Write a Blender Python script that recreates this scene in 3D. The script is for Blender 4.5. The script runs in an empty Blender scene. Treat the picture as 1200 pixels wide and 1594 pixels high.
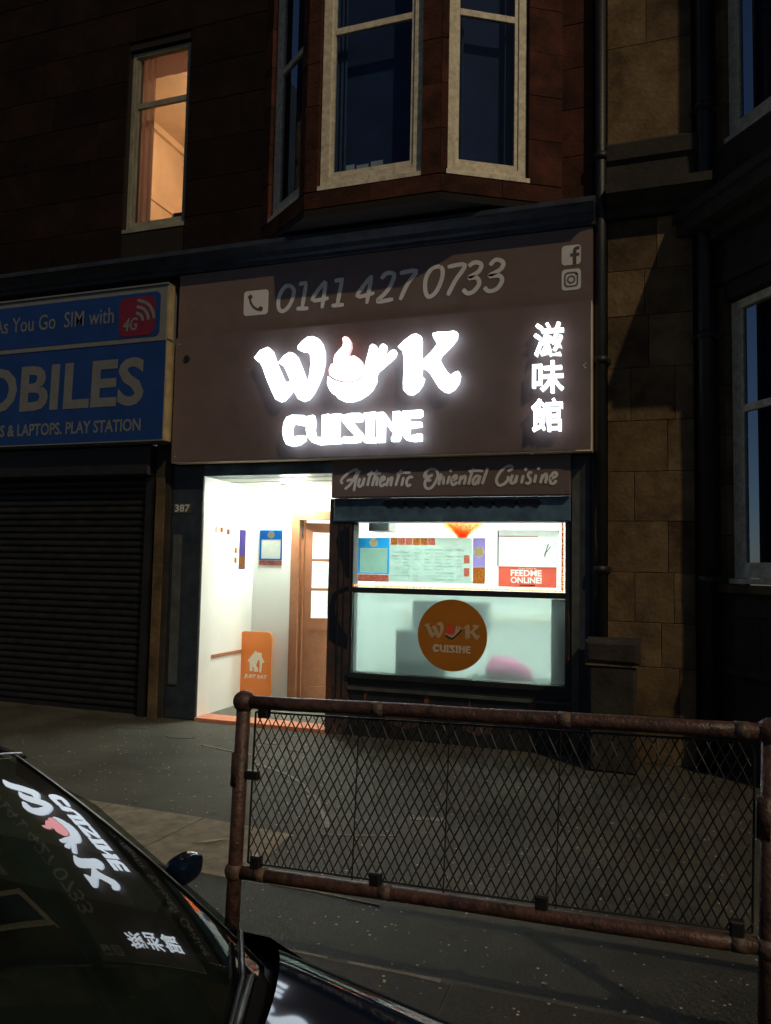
import bpy, math, random
from mathutils import Vector, Matrix
random.seed(7)
scene = bpy.context.scene
col = scene.collection

# ------------------------------------------------------------------ camera
YAW, PITCH, ROLL = math.radians(19.2), math.radians(4.06), math.radians(1.13)
def camera_axes():
    f = Vector((-math.sin(YAW), math.cos(YAW), 0)); r = Vector((math.cos(YAW), math.sin(YAW), 0)); u = Vector((0, 0, 1))
    f2 = f*math.cos(PITCH) + u*math.sin(PITCH); u2 = u*math.cos(PITCH) - f*math.sin(PITCH)
    return r*math.cos(ROLL) + u2*math.sin(ROLL), u2*math.cos(ROLL) - r*math.sin(ROLL), f2
cd = bpy.data.cameras.new('camera'); cam = bpy.data.objects.new('camera', cd); col.objects.link(cam)
cr, cu, cf = camera_axes()
cam.matrix_world = Matrix(((cr.x, cu.x, -cf.x, 0), (cr.y, cu.y, -cf.y, 0), (cr.z, cu.z, -cf.z, 1.6), (0, 0, 0, 1)))
cd.sensor_fit = 'HORIZONTAL'; cd.sensor_width = 36.0; cd.lens = 36.48
cd.clip_start = 0.05; cd.clip_end = 400
scene.camera = cam

# ------------------------------------------------------------------ night sky and the one directional light
SUN_DIR = Vector((-.56, .48, -.68)).normalized()          # the way the light travels
w = bpy.data.worlds.new('World'); scene.world = w; w.use_nodes = True
nt = w.node_tree; bgn = nt.nodes['Background']
sky = nt.nodes.new('ShaderNodeTexSky'); sky.sky_type = 'NISHITA'; sky.sun_disc = False
sky.sun_elevation = math.asin(-SUN_DIR.z); sky.sun_rotation = math.atan2(-SUN_DIR.x, -SUN_DIR.y)
sky.ozone_density = 4.0; sky.dust_density = 0.2
nt.links.new(sky.outputs[0], bgn.inputs[0]); bgn.inputs[1].default_value = 0.016
sl = bpy.data.lights.new('sun', 'SUN'); sl.energy = 1.05; sl.angle = math.radians(0.9); sl.color = (1.0, .78, .47)
so = bpy.data.objects.new('sun', sl); col.objects.link(so)
so.rotation_euler = SUN_DIR.to_track_quat('-Z', 'Y').to_euler(); so.location = (6, -4, 9)
vs = scene.view_settings; vs.view_transform = 'Standard'; vs.look = 'None'; vs.exposure = 0; vs.gamma = 1; vs.use_curve_mapping = False
scene.render.engine = 'CYCLES'
scene.cycles.use_denoising = True
scene.cycles.max_bounces = 10; scene.cycles.transparent_max_bounces = 16
scene.cycles.sample_clamp_indirect = 8.0
scene.cycles.blur_glossy = 0.3

# ------------------------------------------------------------------ materials
def new_mat(name):
    m = bpy.data.materials.new(name); m.use_nodes = True
    return m, m.node_tree, m.node_tree.nodes['Principled BSDF']
def mat(name, c, rough=.7, spec=.5, metal=0., var=.25, scale=6., bump=0., bscale=60., c2=None, coat=0., rvar=0., ovar=0.):
    m, t, p = new_mat(name); N = t.nodes; K = t.links
    p.inputs['Metallic'].default_value = metal; p.inputs['Specular IOR Level'].default_value = spec
    p.inputs['Roughness'].default_value = rough; p.inputs['Coat Weight'].default_value = coat
    if coat: p.inputs['Coat Roughness'].default_value = .04
    tc = N.new('ShaderNodeTexCoord'); mp = tc.outputs['Object']
    oi = N.new('ShaderNodeObjectInfo')
    add = N.new('ShaderNodeVectorMath'); add.operation = 'ADD'
    cmb = N.new('ShaderNodeCombineXYZ')
    mul = N.new('ShaderNodeMath'); mul.operation = 'MULTIPLY'; mul.inputs[1].default_value = 37.
    K.new(oi.outputs['Random'], mul.inputs[0])
    for i in range(3): K.new(mul.outputs[0], cmb.inputs[i])
    K.new(mp, add.inputs[0]); K.new(cmb.outputs[0], add.inputs[1])
    if var or c2:
        n = N.new('ShaderNodeTexNoise'); n.inputs['Scale'].default_value = scale; n.inputs['Detail'].default_value = 7.; n.inputs['Roughness'].default_value = .65
        K.new(add.outputs[0], n.inputs['Vector'])
        r = N.new('ShaderNodeValToRGB')
        a = c2 if c2 else tuple(x*(1-var) for x in c); b = c if c2 else tuple(min(1, x*(1+var)) for x in c)
        r.color_ramp.elements[0].position = .34; r.color_ramp.elements[1].position = .66
        r.color_ramp.elements[0].color = (*a, 1); r.color_ramp.elements[1].color = (*b, 1)
        K.new(n.outputs[0], r.inputs[0]); K.new(r.outputs[0], p.inputs['Base Color'])
        if ovar:
            om = N.new('ShaderNodeMapRange'); om.inputs[3].default_value = 1-ovar; om.inputs[4].default_value = 1+ovar; K.new(oi.outputs['Random'], om.inputs[0])
            ml = N.new('ShaderNodeVectorMath'); ml.operation = 'SCALE'; K.new(r.outputs[0], ml.inputs[0]); K.new(om.outputs[0], ml.inputs['Scale']); K.new(ml.outputs[0], p.inputs['Base Color'])
        if rvar:
            mr = N.new('ShaderNodeMapRange'); mr.inputs[3].default_value = rough-rvar; mr.inputs[4].default_value = rough+rvar
            K.new(n.outputs[0], mr.inputs[0]); K.new(mr.outputs[0], p.inputs['Roughness'])
    else: p.inputs['Base Color'].default_value = (*c, 1)
    if bump:
        n2 = N.new('ShaderNodeTexNoise'); n2.inputs['Scale'].default_value = bscale; n2.inputs['Detail'].default_value = 5.
        K.new(add.outputs[0], n2.inputs['Vector'])
        b = N.new('ShaderNodeBump'); b.inputs['Strength'].default_value = bump; b.inputs['Distance'].default_value = .01
        K.new(n2.outputs[0], b.inputs['Height']); K.new(b.outputs[0], p.inputs['Normal'])
    return m
def emit(name, c, s):
    m, t, p = new_mat(name); e = t.nodes.new('ShaderNodeEmission'); e.inputs[0].default_value = (*c, 1); e.inputs[1].default_value = s
    t.links.new(e.outputs[0], t.nodes['Material Output'].inputs[0]); return m
def glass(name, tint, ior=1.5, rough=0.):
    m, t, p = new_mat(name); N = t.nodes; K = t.links
    tr = N.new('ShaderNodeBsdfTransparent'); tr.inputs[0].default_value = (*tint, 1)
    gl = N.new('ShaderNodeBsdfGlossy'); gl.inputs['Roughness'].default_value = rough
    fr = N.new('ShaderNodeFresnel'); fr.inputs[0].default_value = ior
    ge = N.new('ShaderNodeNewGeometry'); iv = N.new('ShaderNodeMath'); iv.operation = 'SUBTRACT'; iv.inputs[0].default_value = 1.; K.new(ge.outputs['Backfacing'], iv.inputs[1])
    mm = N.new('ShaderNodeMath'); mm.operation = 'MULTIPLY'; K.new(fr.outputs[0], mm.inputs[0]); K.new(iv.outputs[0], mm.inputs[1])   # a pane mirrors once, on its outer face
    mx = N.new('ShaderNodeMixShader'); K.new(mm.outputs[0], mx.inputs[0]); K.new(tr.outputs[0], mx.inputs[1]); K.new(gl.outputs[0], mx.inputs[2])
    K.new(mx.outputs[0], N['Material Output'].inputs[0]); return m
def dusty(m, c, amount):
    t = m.node_tree; N = t.nodes; K = t.links; out = N['Material Output']; src = out.inputs[0].links[0].from_socket
    d = N.new('ShaderNodeBsdfDiffuse'); d.inputs[0].default_value = (*c, 1)
    n = N.new('ShaderNodeTexNoise'); n.inputs['Scale'].default_value = 5.; n.inputs['Detail'].default_value = 6.
    tc = N.new('ShaderNodeTexCoord'); K.new(tc.outputs['Object'], n.inputs['Vector'])
    mr = N.new('ShaderNodeMapRange'); mr.inputs[1].default_value = .3; mr.inputs[2].default_value = .75; mr.inputs[3].default_value = amount*.3; mr.inputs[4].default_value = amount*1.6; K.new(n.outputs[0], mr.inputs[0])
    mx = N.new('ShaderNodeMixShader'); K.new(mr.outputs[0], mx.inputs[0]); K.new(src, mx.inputs[1]); K.new(d.outputs[0], mx.inputs[2]); K.new(mx.outputs[0], out.inputs[0]); return m
def frosted(name):
    m, t, p = new_mat(name); N = t.nodes; K = t.links
    tl = N.new('ShaderNodeBsdfTranslucent'); tl.inputs[0].default_value = (.58, .68, .66, 1)
    rf = N.new('ShaderNodeBsdfRefraction'); rf.inputs[0].default_value = (.70, .80, .78, 1); rf.inputs['Roughness'].default_value = .30; rf.inputs['IOR'].default_value = 1.25
    gl = N.new('ShaderNodeBsdfGlossy'); gl.inputs['Roughness'].default_value = .12; gl.inputs[0].default_value = (.8, .8, .8, 1)
    m1 = N.new('ShaderNodeMixShader'); m1.inputs[0].default_value = .84; K.new(tl.outputs[0], m1.inputs[1]); K.new(rf.outputs[0], m1.inputs[2])
    m2 = N.new('ShaderNodeMixShader'); m2.inputs[0].default_value = .04; K.new(m1.outputs[0], m2.inputs[1]); K.new(gl.outputs[0], m2.inputs[2])
    K.new(m2.outputs[0], N['Material Output'].inputs[0]); return m
def asphalt(name, c, fleck=.972):
    m, t, p = new_mat(name); N = t.nodes; K = t.links
    tc = N.new('ShaderNodeTexCoord')
    n = N.new('ShaderNodeTexNoise'); n.inputs['Scale'].default_value = 1.4; n.inputs['Detail'].default_value = 9.; n.inputs['Roughness'].default_value = .7
    K.new(tc.outputs['Object'], n.inputs['Vector'])
    r = N.new('ShaderNodeValToRGB'); e = r.color_ramp.elements; e[0].position = .3; e[1].position = .72
    e[0].color = (*[x*.45 for x in c], 1); e[1].color = (*[x*1.5 for x in c], 1)
    K.new(n.outputs[0], r.inputs[0])
    n3 = N.new('ShaderNodeTexNoise'); n3.inputs['Scale'].default_value = 130.; n3.inputs['Detail'].default_value = 3.
    K.new(tc.outputs['Object'], n3.inputs['Vector'])
    r3 = N.new('ShaderNodeValToRGB'); r3.color_ramp.elements[0].position = .35; r3.color_ramp.elements[1].position = .7
    r3.color_ramp.elements[0].color = (.6, .6, .6, 1); r3.color_ramp.elements[1].color = (1.5, 1.5, 1.5, 1)
    K.new(n3.outputs[0], r3.inputs[0])
    mu = N.new('ShaderNodeMix'); mu.data_type = 'RGBA'; mu.blend_type = 'MULTIPLY'; mu.inputs[0].default_value = 1.
    K.new(r.outputs[0], mu.inputs[6]); K.new(r3.outputs[0], mu.inputs[7])
    # glints of grit painted in as light chips, a few cells in a hundred
    v = N.new('ShaderNodeTexVoronoi'); v.inputs['Scale'].default_value = 52.; K.new(tc.outputs['Object'], v.inputs['Vector'])
    sp = N.new('ShaderNodeSeparateColor'); K.new(v.outputs['Color'], sp.inputs[0])
    g1 = N.new('ShaderNodeMath'); g1.operation = 'GREATER_THAN'; g1.inputs[1].default_value = fleck; K.new(sp.outputs[0], g1.inputs[0])
    g2 = N.new('ShaderNodeMath'); g2.operation = 'LESS_THAN'; g2.inputs[1].default_value = .30; K.new(v.outputs['Distance'], g2.inputs[0])
    g3 = N.new('ShaderNodeMath'); g3.operation = 'MULTIPLY'; K.new(g1.outputs[0], g3.inputs[0]); K.new(g2.outputs[0], g3.inputs[1])
    g4 = N.new('ShaderNodeMath'); g4.operation = 'MULTIPLY'; K.new(g3.outputs[0], g4.inputs[0]); K.new(sp.outputs[1], g4.inputs[1])
    mx = N.new('ShaderNodeMix'); mx.data_type = 'RGBA'; K.new(g4.outputs[0], mx.inputs[0]); K.new(mu.outputs[2], mx.inputs[6]); mx.inputs[7].default_value = (.75, .66, .48, 1)
    # old gum and oil stains
    v2 = N.new('ShaderNodeTexVoronoi'); v2.inputs['Scale'].default_value = 5.5; v2.inputs['Randomness'].default_value = 1.; K.new(tc.outputs['Object'], v2.inputs['Vector'])
    s2 = N.new('ShaderNodeSeparateColor'); K.new(v2.outputs['Color'], s2.inputs[0])
    rd = N.new('ShaderNodeMath'); rd.operation = 'MULTIPLY'; rd.inputs[1].default_value = .22; K.new(s2.outputs[1], rd.inputs[0])
    nd = N.new('ShaderNodeMath'); nd.operation = 'MULTIPLY_ADD'; nd.inputs[1].default_value = .16; K.new(n3.outputs[0], nd.inputs[0]); K.new(v2.outputs['Distance'], nd.inputs[2])
    lt = N.new('ShaderNodeMath'); lt.operation = 'SUBTRACT'; K.new(rd.outputs[0], lt.inputs[0]); K.new(nd.outputs[0], lt.inputs[1])
    sm = N.new('ShaderNodeMapRange'); sm.inputs[1].default_value = -.10; sm.inputs[2].default_value = .02; K.new(lt.outputs[0], sm.inputs[0])
    sc = N.new('ShaderNodeMath'); sc.operation = 'MULTIPLY'; sc.inputs[1].default_value = .6; K.new(sm.outputs[0], sc.inputs[0])
    dk = N.new('ShaderNodeMix'); dk.data_type = 'RGBA'; K.new(sc.outputs[0], dk.inputs[0]); K.new(mx.outputs[2], dk.inputs[6]); dk.inputs[7].default_value = (c[0]*.3, c[1]*.3, c[2]*.3, 1)
    K.new(dk.outputs[2], p.inputs['Base Color']); p.inputs['Specular IOR Level'].default_value = .24
    mr = N.new('ShaderNodeMapRange'); mr.inputs[3].default_value = .5; mr.inputs[4].default_value = .85; K.new(n.outputs[0], mr.inputs[0]); K.new(mr.outputs[0], p.inputs['Roughness'])
    b = N.new('ShaderNodeBump'); b.inputs['Strength'].default_value = .5; b.inputs['Distance'].default_value = .006
    K.new(n3.outputs[0], b.inputs['Height']); K.new(b.outputs[0], p.inputs['Normal'])
    return m

def paper(name, c, c2=None, scale=14., thru=.85):
    m = mat(name, c, .5, var=.06, scale=scale, c2=c2); t = m.node_tree; N = t.nodes; K = t.links; p = N['Principled BSDF']
    tl = N.new('ShaderNodeBsdfTranslucent'); mx = N.new('ShaderNodeMixShader'); mx.inputs[0].default_value = thru
    src = p.inputs['Base Color'].links[0].from_socket; K.new(src, tl.inputs[0])
    K.new(p.outputs[0], mx.inputs[1]); K.new(tl.outputs[0], mx.inputs[2]); K.new(mx.outputs[0], N['Material Output'].inputs[0]); return m
M = dict(
    asphalt=asphalt('asphalt', (.070, .068, .054), .95), road=asphalt('road_asphalt', (.04, .04, .04)),
    tar=asphalt('tar_patch', (.034, .028, .021), .94),
    concrete=mat('concrete_slab', (.235, .205, .160), .8, spec=.15, var=.3, scale=9, bump=.4, bscale=140), granite=mat('kerb_granite', (.07, .066, .06), .75, var=.35, scale=40, bump=.4),
    seam=mat('cement_seam', (.19, .18, .155), .8, var=.3, scale=30),
    red_stone=mat('red_sandstone', (.090, .030, .019), .9, spec=.2, scale=3.5, bump=.7, bscale=32, c2=(.026, .011, .008), ovar=.25),
    cream_stone=mat('cream_sandstone', (.20, .138, .072), .9, spec=.2, scale=2.6, bump=.8, bscale=28, c2=(.070, .043, .025), ovar=.28),
    dark_stone=mat('sooty_sandstone', (.026, .021, .016), .9, var=.45, scale=4, bump=.6, bscale=30),
    red_stone_dim=mat('dimmed_red_sandstone', (.016, .0075, .006), .9, spec=.15, scale=2.5, bump=.7, bscale=32, c2=(.005, .0032, .003), ovar=.2), frame_dim=mat('dimmed_frame_paint', (.26, .25, .19), .6, var=.25, scale=5),  # left wall stone and frame paint darkened in colour for street-lamp falloff
    mortar=mat('mortar', (.010, .0065, .005), .95, var=.2), cornice=mat('painted_cornice', (.022, .030, .046), .6, var=.5, scale=7, bump=.3),
    brown=mat('brown_panel', (.155, .107, .096), .5, var=.10, scale=3, bump=.15, bscale=260),
    trim=mat('pale_metal_trim', (.72, .62, .46), .4, var=.12), blackmetal=mat('black_cast_iron', (.012, .013, .016), .5, var=.4, bump=.2),
    print_grey=mat('pale_grey_print', (.68, .66, .64), .5, var=.06), print_dark=mat('dark_brown_print', (.10, .070, .063), .5, var=.05),
    navy_timber=mat('navy_timber', (.075, .14, .21), .45, var=.45, scale=5, bump=.15, bscale=30),
    dark_timber=mat('dark_slate_timber', (.026, .034, .046), .5, var=.4, scale=5, bump=.2, bscale=30), grey_timber=mat('grey_timber', (.075, .080, .075), .5, var=.35, scale=6, bump=.15),
    black_timber=mat('black_timber', (.018, .020, .022), .4, var=.4, scale=8, bump=.2),
    mural=mat('mural_paint', (.10, .048, .034), .5, scale=9, c2=(.022, .028, .042)), mural_navy=mat('mural_navy', (.006, .009, .020), .35, var=.3),
    mural_orange=mat('mural_orange', (.20, .07, .03), .5, scale=30, c2=(.06, .025, .015)),
    white_wall=mat('white_wall_board', (.80, .82, .78), .45, var=.03, scale=2), ceiling=mat('ceiling_board', (.60, .62, .57), .6, var=.05),
    brown_door=mat('brown_door_paint', (.36, .15, .075), .4, var=.12, scale=10), terracotta=mat('terracotta_sill', (.62, .23, .13), .6, var=.2, scale=12),
    mat_floor=mat('dark_floor', (.10, .10, .075), .7, var=.35, scale=14), tile=mat('shop_floor', (.4, .4, .38), .5, var=.15),
    clear=glass('clear_glass', (.96, .98, .98)), frost=frosted('frosted_glass'),
    orange=mat('orange_board', (.80, .235, .045), .4, var=.04), sticker=paper('ochre_sticker', (.52, .21, .025), None, 4, .40),
    cream_print=paper('cream_print', (.85, .82, .70), thru=.5), sticker_print=paper('faded_print', (.74, .58, .38), None, 6, .4), red_print=mat('red_print', (.75, .06, .04), .5, var=.1),
    black_print=mat('black_print', (.015, .013, .012), .5, var=.1), red_sign=paper('red_sign_vinyl', (.90, .16, .11), thru=.65),
    blue_poster=paper('blue_poster', (.02, .30, .68)), paper=paper('pale_paper', (.60, .78, .73)), white_paper=paper('white_paper', (.90, .92, .89), thru=.85),
    purple=paper('purple_poster', (.28, .22, .55)), food=paper('food_print', (.85, .55, .20), (.40, .14, .08), 60), food_pink=paper('pink_food_print', (.85, .50, .42), (.50, .16, .12), 60),
    ruled=paper('menu_text', (.74, .84, .82), None, 80, .95),
    blue_sign=mat('blue_sign', (.008, .042, .19), .45, var=.15, scale=3), sign_white=mat('sign_white', (.175, .18, .185), .5, var=.12, scale=8), sign_side=mat('sign_side_lamplit', (.40, .30, .15), .6, var=.3, scale=6),  # sign faces darkened in colour for lamp falloff; side tinted as if lamplit
    badge=mat('red_badge', (.17, .012, .028), .45, var=.1),
    shutter=mat('shutter_steel', (.013, .012, .012), .5, metal=.0, var=.4, scale=5, rvar=.15),
    frame=mat('window_frame_paint', (.64, .58, .45), .6, var=.26, scale=16, bump=.35), pane_dark=glass('dark_pane', (.80, .86, .95)),
    blind=mat('navy_curtain', (.020, .036, .085), .9, var=.3, scale=2.5), room=mat('tan_room', (.70, .54, .38), .8, var=.15, scale=1.2), room_dark=mat('dark_clutter', (.05, .045, .05), .7),
    net=paper('net_curtain', (.34, .20, .15), None, 5, .35), drape=mat('grey_blue_drape', (.045, .065, .105), .9, var=.3, scale=3), card=mat('pale_card', (.55, .55, .5), .7, var=.1),
    rust=mat('rusty_rail_paint', (.115, .054, .041), .42, scale=22, bump=.5, bscale=70, c2=(.030, .020, .018), rvar=.12), rust_pale=mat('worn_rail_joint', (.10, .066, .052), .5, var=.5, scale=26, bump=.6, bscale=70),
    wire=mat('mesh_wire', (.010, .010, .010), .5, var=.2),
    paint=mat('dark_blue_car_paint', (.004, .011, .028), .7, spec=.0, var=.05, coat=1.), plastic=mat('black_plastic', (.010, .010, .011), .45, var=.2), gloss_black=mat('satin_black', (.006, .006, .007), .42, spec=.3, var=.05),
    windscreen=dusty(glass('windscreen_glass', (.30, .38, .34), 1.68), (.16, .24, .20), .055), tyre=mat('tyre_rubber', (.012, .012, .012), .8), alloy=mat('alloy_wheel', (.4, .4, .4), .35, metal=1.), seat=mat('seat_cloth', (.018, .018, .02), .9),
    chrome=mat('mirror_glass', (.6, .6, .6), .05, metal=1., var=0), lamp_glass=mat('headlamp_lens', (.45, .45, .45), .1, coat=1.), tail=mat('tail_lamp', (.3, .01, .01), .2, coat=1.),
    letters=emit('lit_letter_face', (.82, .91, 1.0), 5.), halo=emit('letter_return_light', (.66, .82, 1.0), 4.2), halo_soft=emit('character_return_light', (.8, .88, 1.), 1.6), halo_red=emit('flame_return_light', (1.0, .6, .62), 1.2), flame=emit('lit_flame_face', (1.0, .42, .46), 5.),
    lamp=emit('ceiling_lamp_light', (.93, 1.0, .88), 135.), tube=emit('shop_tube_light', (.92, 1.0, .97), 100.), bulb=emit('warm_bulb', (1., .72, .46), 66.), fairy=emit('fairy_bulb', (1., .32, .08), 3.0),
    pink=mat('pink_bag', (.75, .10, .30), .6), teal=mat('teal_curtain', (.008, .022, .022), .8), greybox=mat('grey_counter', (.05, .075, .07), .7), green=paper('green_poster', (.03, .62, .20)), cream_solid=mat('cream_lettering', (.82, .78, .66), .5, var=.03),
    red_orn=paper('red_ornament', (.95, .10, .08), (1., .50, .10), 22), roundel=paper('roundel_print', (.78, .70, .50), (.62, .55, .42), 40),
    leaf=mat('dry_leaf', (.42, .38, .27), .7, var=.2, scale=40), plaque=mat('plaque_metal', (.30, .29, .26), .4, var=.2), plant=mat('dull_plant', (.05, .07, .03), .7, var=.4),
)

# ------------------------------------------------------------------ geometry helpers
class MB:
    def __init__(s): s.v = []; s.f = []
    def add(s, vs_, fs):
        o = len(s.v); s.v += [tuple(p) for p in vs_]; s.f += [tuple(i+o for i in f) for f in fs]; return s
    def box(s, x0, x1, y0, y1, z0, z1):
        return s.add([(x0,y0,z0),(x1,y0,z0),(x1,y1,z0),(x0,y1,z0),(x0,y0,z1),(x1,y0,z1),(x1,y1,z1),(x0,y1,z1)],
                     [(0,3,2,1),(4,5,6,7),(0,1,5,4),(1,2,6,5),(2,3,7,6),(3,0,4,7)])
    def cbox(s, x0, x1, y0, y1, z0, z1, c=.006):
        # box whose street face (y0) has chamfered edges
        return s.add([(x0,y0+c,z0),(x1,y0+c,z0),(x1,y1,z0),(x0,y1,z0),(x0,y0+c,z1),(x1,y0+c,z1),(x1,y1,z1),(x0,y1,z1),
                      (x0+c,y0,z0+c),(x1-c,y0,z0+c),(x1-c,y0,z1-c),(x0+c,y0,z1-c)],
                     [(0,3,2,1),(4,5,6,7),(1,2,6,5),(2,3,7,6),(3,0,4,7),(8,9,10,11),(0,1,9,8),(1,5,10,9),(5,4,11,10),(4,0,8,11)])
    def facet(s, A, B, u0, u1, d0, d1, z0, z1):
        # box in the frame of a wall running A->B in plan; d is measured outwards from the wall line
        A = Vector(A); t = (Vector(B)-A).normalized(); n = Vector((t.y, -t.x))
        P = lambda u, d, z: (*(A+t*u+n*d), z)
        return s.add([P(u0,d1,z0),P(u1,d1,z0),P(u1,d0,z0),P(u0,d0,z0),P(u0,d1,z1),P(u1,d1,z1),P(u1,d0,z1),P(u0,d0,z1)],
                     [(0,3,2,1),(4,5,6,7),(0,1,5,4),(1,2,6,5),(2,3,7,6),(3,0,4,7)])
    def prism(s, pts, y0, y1):
        # polygon in x,z pulled from y0 (street side) back to y1
        n = len(pts); a = sum(pts[i][0]*pts[(i+1)%n][1]-pts[(i+1)%n][0]*pts[i][1] for i in range(n))
        if a < 0: pts = pts[::-1]
        v = [(x,y0,z) for x,z in pts]+[(x,y1,z) for x,z in pts]
        return s.add(v, [tuple(range(n)), tuple(range(2*n-1, n-1, -1))]+[(i, i+n, (i+1)%n+n, (i+1)%n) for i in range(n)])
    def slab(s, pts, z0, z1):
        n = len(pts); a = sum(pts[i][0]*pts[(i+1)%n][1]-pts[(i+1)%n][0]*pts[i][1] for i in range(n))
        if a < 0: pts = pts[::-1]
        v = [(x,y,z1) for x,y in pts]+[(x,y,z0) for x,y in pts]
        return s.add(v, [tuple(range(n)), tuple(range(2*n-1, n-1, -1))]+[((i+1)%n, i, i+n, (i+1)%n+n) for i in range(n)])
    def tube(s, path, r, k=8, caps=True):
        path = [Vector(p) for p in path]; n = len(path); rr = r if isinstance(r, (list, tuple)) else [r]*n
        o = len(s.v); prev = None
        for i, p in enumerate(path):
            t = (path[min(i+1, n-1)]-path[max(i-1, 0)]).normalized()
            if prev is None: a = t.cross(Vector((0, 0, 1)) if abs(t.z) < .9 else Vector((1, 0, 0))).normalized()
            else: a = (prev - t*prev.dot(t)).normalized()
            prev = a; b = t.cross(a)
            s.v += [tuple(p+(a*math.cos(2*math.pi*j/k)+b*math.sin(2*math.pi*j/k))*rr[i]) for j in range(k)]
        for i in range(n-1):
            for j in range(k):
                q = (j+1) % k; s.f.append((o+i*k+j, o+i*k+q, o+(i+1)*k+q, o+(i+1)*k+j))
        if caps: s.f.append(tuple(o+j for j in range(k-1, -1, -1))); s.f.append(tuple(o+(n-1)*k+j for j in range(k)))
        return s
    def ball(s, c, r, ku=14, kv=9, sc=(1, 1, 1)):
        o = len(s.v)
        for i in range(kv+1):
            th = math.pi*i/kv
            for j in range(ku):
                ph = 2*math.pi*j/ku
                s.v.append((c[0]+sc[0]*r*math.sin(th)*math.cos(ph), c[1]+sc[1]*r*math.sin(th)*math.sin(ph), c[2]+sc[2]*r*math.cos(th)))
        for i in range(kv):
            for j in range(ku):
                q = (j+1) % ku; s.f.append((o+i*ku+j, o+(i+1)*ku+j, o+(i+1)*ku+q, o+i*ku+q))
        return s
    def grid(s, fn, us, vs_, flip=False):
        o = len(s.v); nu, nv = len(us), len(vs_)
        for u in us:
            for v in vs_: s.v.append(tuple(fn(u, v)))
        for i in range(nu-1):
            for j in range(nv-1):
                q = (o+i*nv+j, o+(i+1)*nv+j, o+(i+1)*nv+j+1, o+i*nv+j+1); s.f.append(q[::-1] if flip else q)
        return s
    def stroke(s, pts, wd, y0, y1):
        # a pen stroke in x,z with round ends
        P = []
        for i in range(len(pts)-1):                       # Catmull-Rom so that it flows
            p0 = pts[max(i-1, 0)]; p1 = pts[i]; p2 = pts[i+1]; p3 = pts[min(i+2, len(pts)-1)]
            for k in range(4):
                t = k/4.
                P.append(tuple(.5*(2*p1[a]+(p2[a]-p0[a])*t+(2*p0[a]-5*p1[a]+4*p2[a]-p3[a])*t*t+(3*p1[a]-p0[a]-3*p2[a]+p3[a])*t**3) for a in (0, 1)))
        P.append(pts[-1]); n = len(P); Lf = []; Rt = []
        for i, p in enumerate(P):
            a = P[max(i-1, 0)]; b = P[min(i+1, n-1)]; dx, dz = b[0]-a[0], b[1]-a[1]; l = math.hypot(dx, dz) or 1
            h = wd/2*(.72 if i in (0, n-1) else 1)
            Lf.append((p[0]-dz/l*h, p[1]+dx/l*h)); Rt.append((p[0]+dz/l*h, p[1]-dx/l*h))
        o = len(s.v)
        for (a, b), (c, d) in zip(Lf, Rt): s.v += [(a,y0,b),(c,y0,d),(a,y1,b),(c,y1,d)]
        for i in range(n-1):
            q = o+4*i; s.f += [(q,q+1,q+5,q+4),(q,q+4,q+6,q+2),(q+1,q+3,q+7,q+5)]
        s.f += [(o,o+2,o+3,o+1),(o+4*n-4,o+4*n-3,o+4*n-1,o+4*n-2)]
        return s
    def build(s, name, m, parent=None, smooth=False):
        off = origin(parent)
        me = bpy.data.meshes.new(name); me.from_pydata([(x-off[0], y-off[1], z-off[2]) for x, y, z in s.v], [], s.f); me.update()
        me.materials.append(M[m] if isinstance(m, str) else m)
        if smooth:
            for p in me.polygons: p.use_smooth = True
        o = bpy.data.objects.new(name, me); col.objects.link(o)
        if parent: o.parent = parent
        return o
def origin(o):
    p = Vector((0, 0, 0))
    while o: p = p+o.location; o = o.parent
    return p
def tag(o, label, cat, group=None):
    o['label'] = label; o['category'] = cat
    if group: o['group'] = group
    return o
def thing(name, loc, label, cat, group=None):
    o = bpy.data.objects.new(name, None); o.empty_display_size = .1; col.objects.link(o); o.location = loc
    return tag(o, label, cat, group)
def structure(o): o['kind'] = 'structure'; return o
def stuff(o): o['kind'] = 'stuff'; return o
def text_points(body, bold=0., shear=0.):
    c = bpy.data.curves.new('lettering', 'FONT'); c.body = body; c.shear = shear; c.offset = bold; c.resolution_u = 3; c.fill_mode = 'FRONT'
    o = bpy.data.objects.new('lettering', c); col.objects.link(o); bpy.context.view_layer.update()
    me = bpy.data.meshes.new_from_object(o.evaluated_get(bpy.context.evaluated_depsgraph_get()))
    v = [tuple(q.co) for q in me.vertices]; f = [tuple(p.vertices) for p in me.polygons]
    bpy.data.objects.remove(o); bpy.data.curves.remove(c); bpy.data.meshes.remove(me)
    return v, f
def text(mb, body, x0, x1, z0, z1, y, bold=0., shear=0., slope=0., thick=0.):
    """lettering on a street-facing plane, fitted to the rectangle x0..x1, z0..z1"""
    v, f = text_points(body, bold, shear)
    ax, bx_ = min(p[0] for p in v), max(p[0] for p in v); ay, by = min(p[1] for p in v), max(p[1] for p in v)
    g = [((p[0]-ax)/(bx_-ax), (p[1]-ay)/(by-ay)) for p in v]
    X = [(x0+(x1-x0)*a, z0+(z1-z0)*b+slope*a) for a, b in g]
    mb.add([(a, y, b) for a, b in X], f)
    if thick:
        n = len(v); o = len(mb.v)-n; mb.v += [(a, y+thick, b) for a, b in X]
        edges = {}
        for q in f:
            for i in range(len(q)):
                e = (q[i], q[(i+1) % len(q)]); edges[e] = edges.get(e, 0)+1
        for (a, b) in list(edges):
            if (b, a) not in edges: mb.f.append((o+b, o+a, o+a+n, o+b+n))
    return mb
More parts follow.
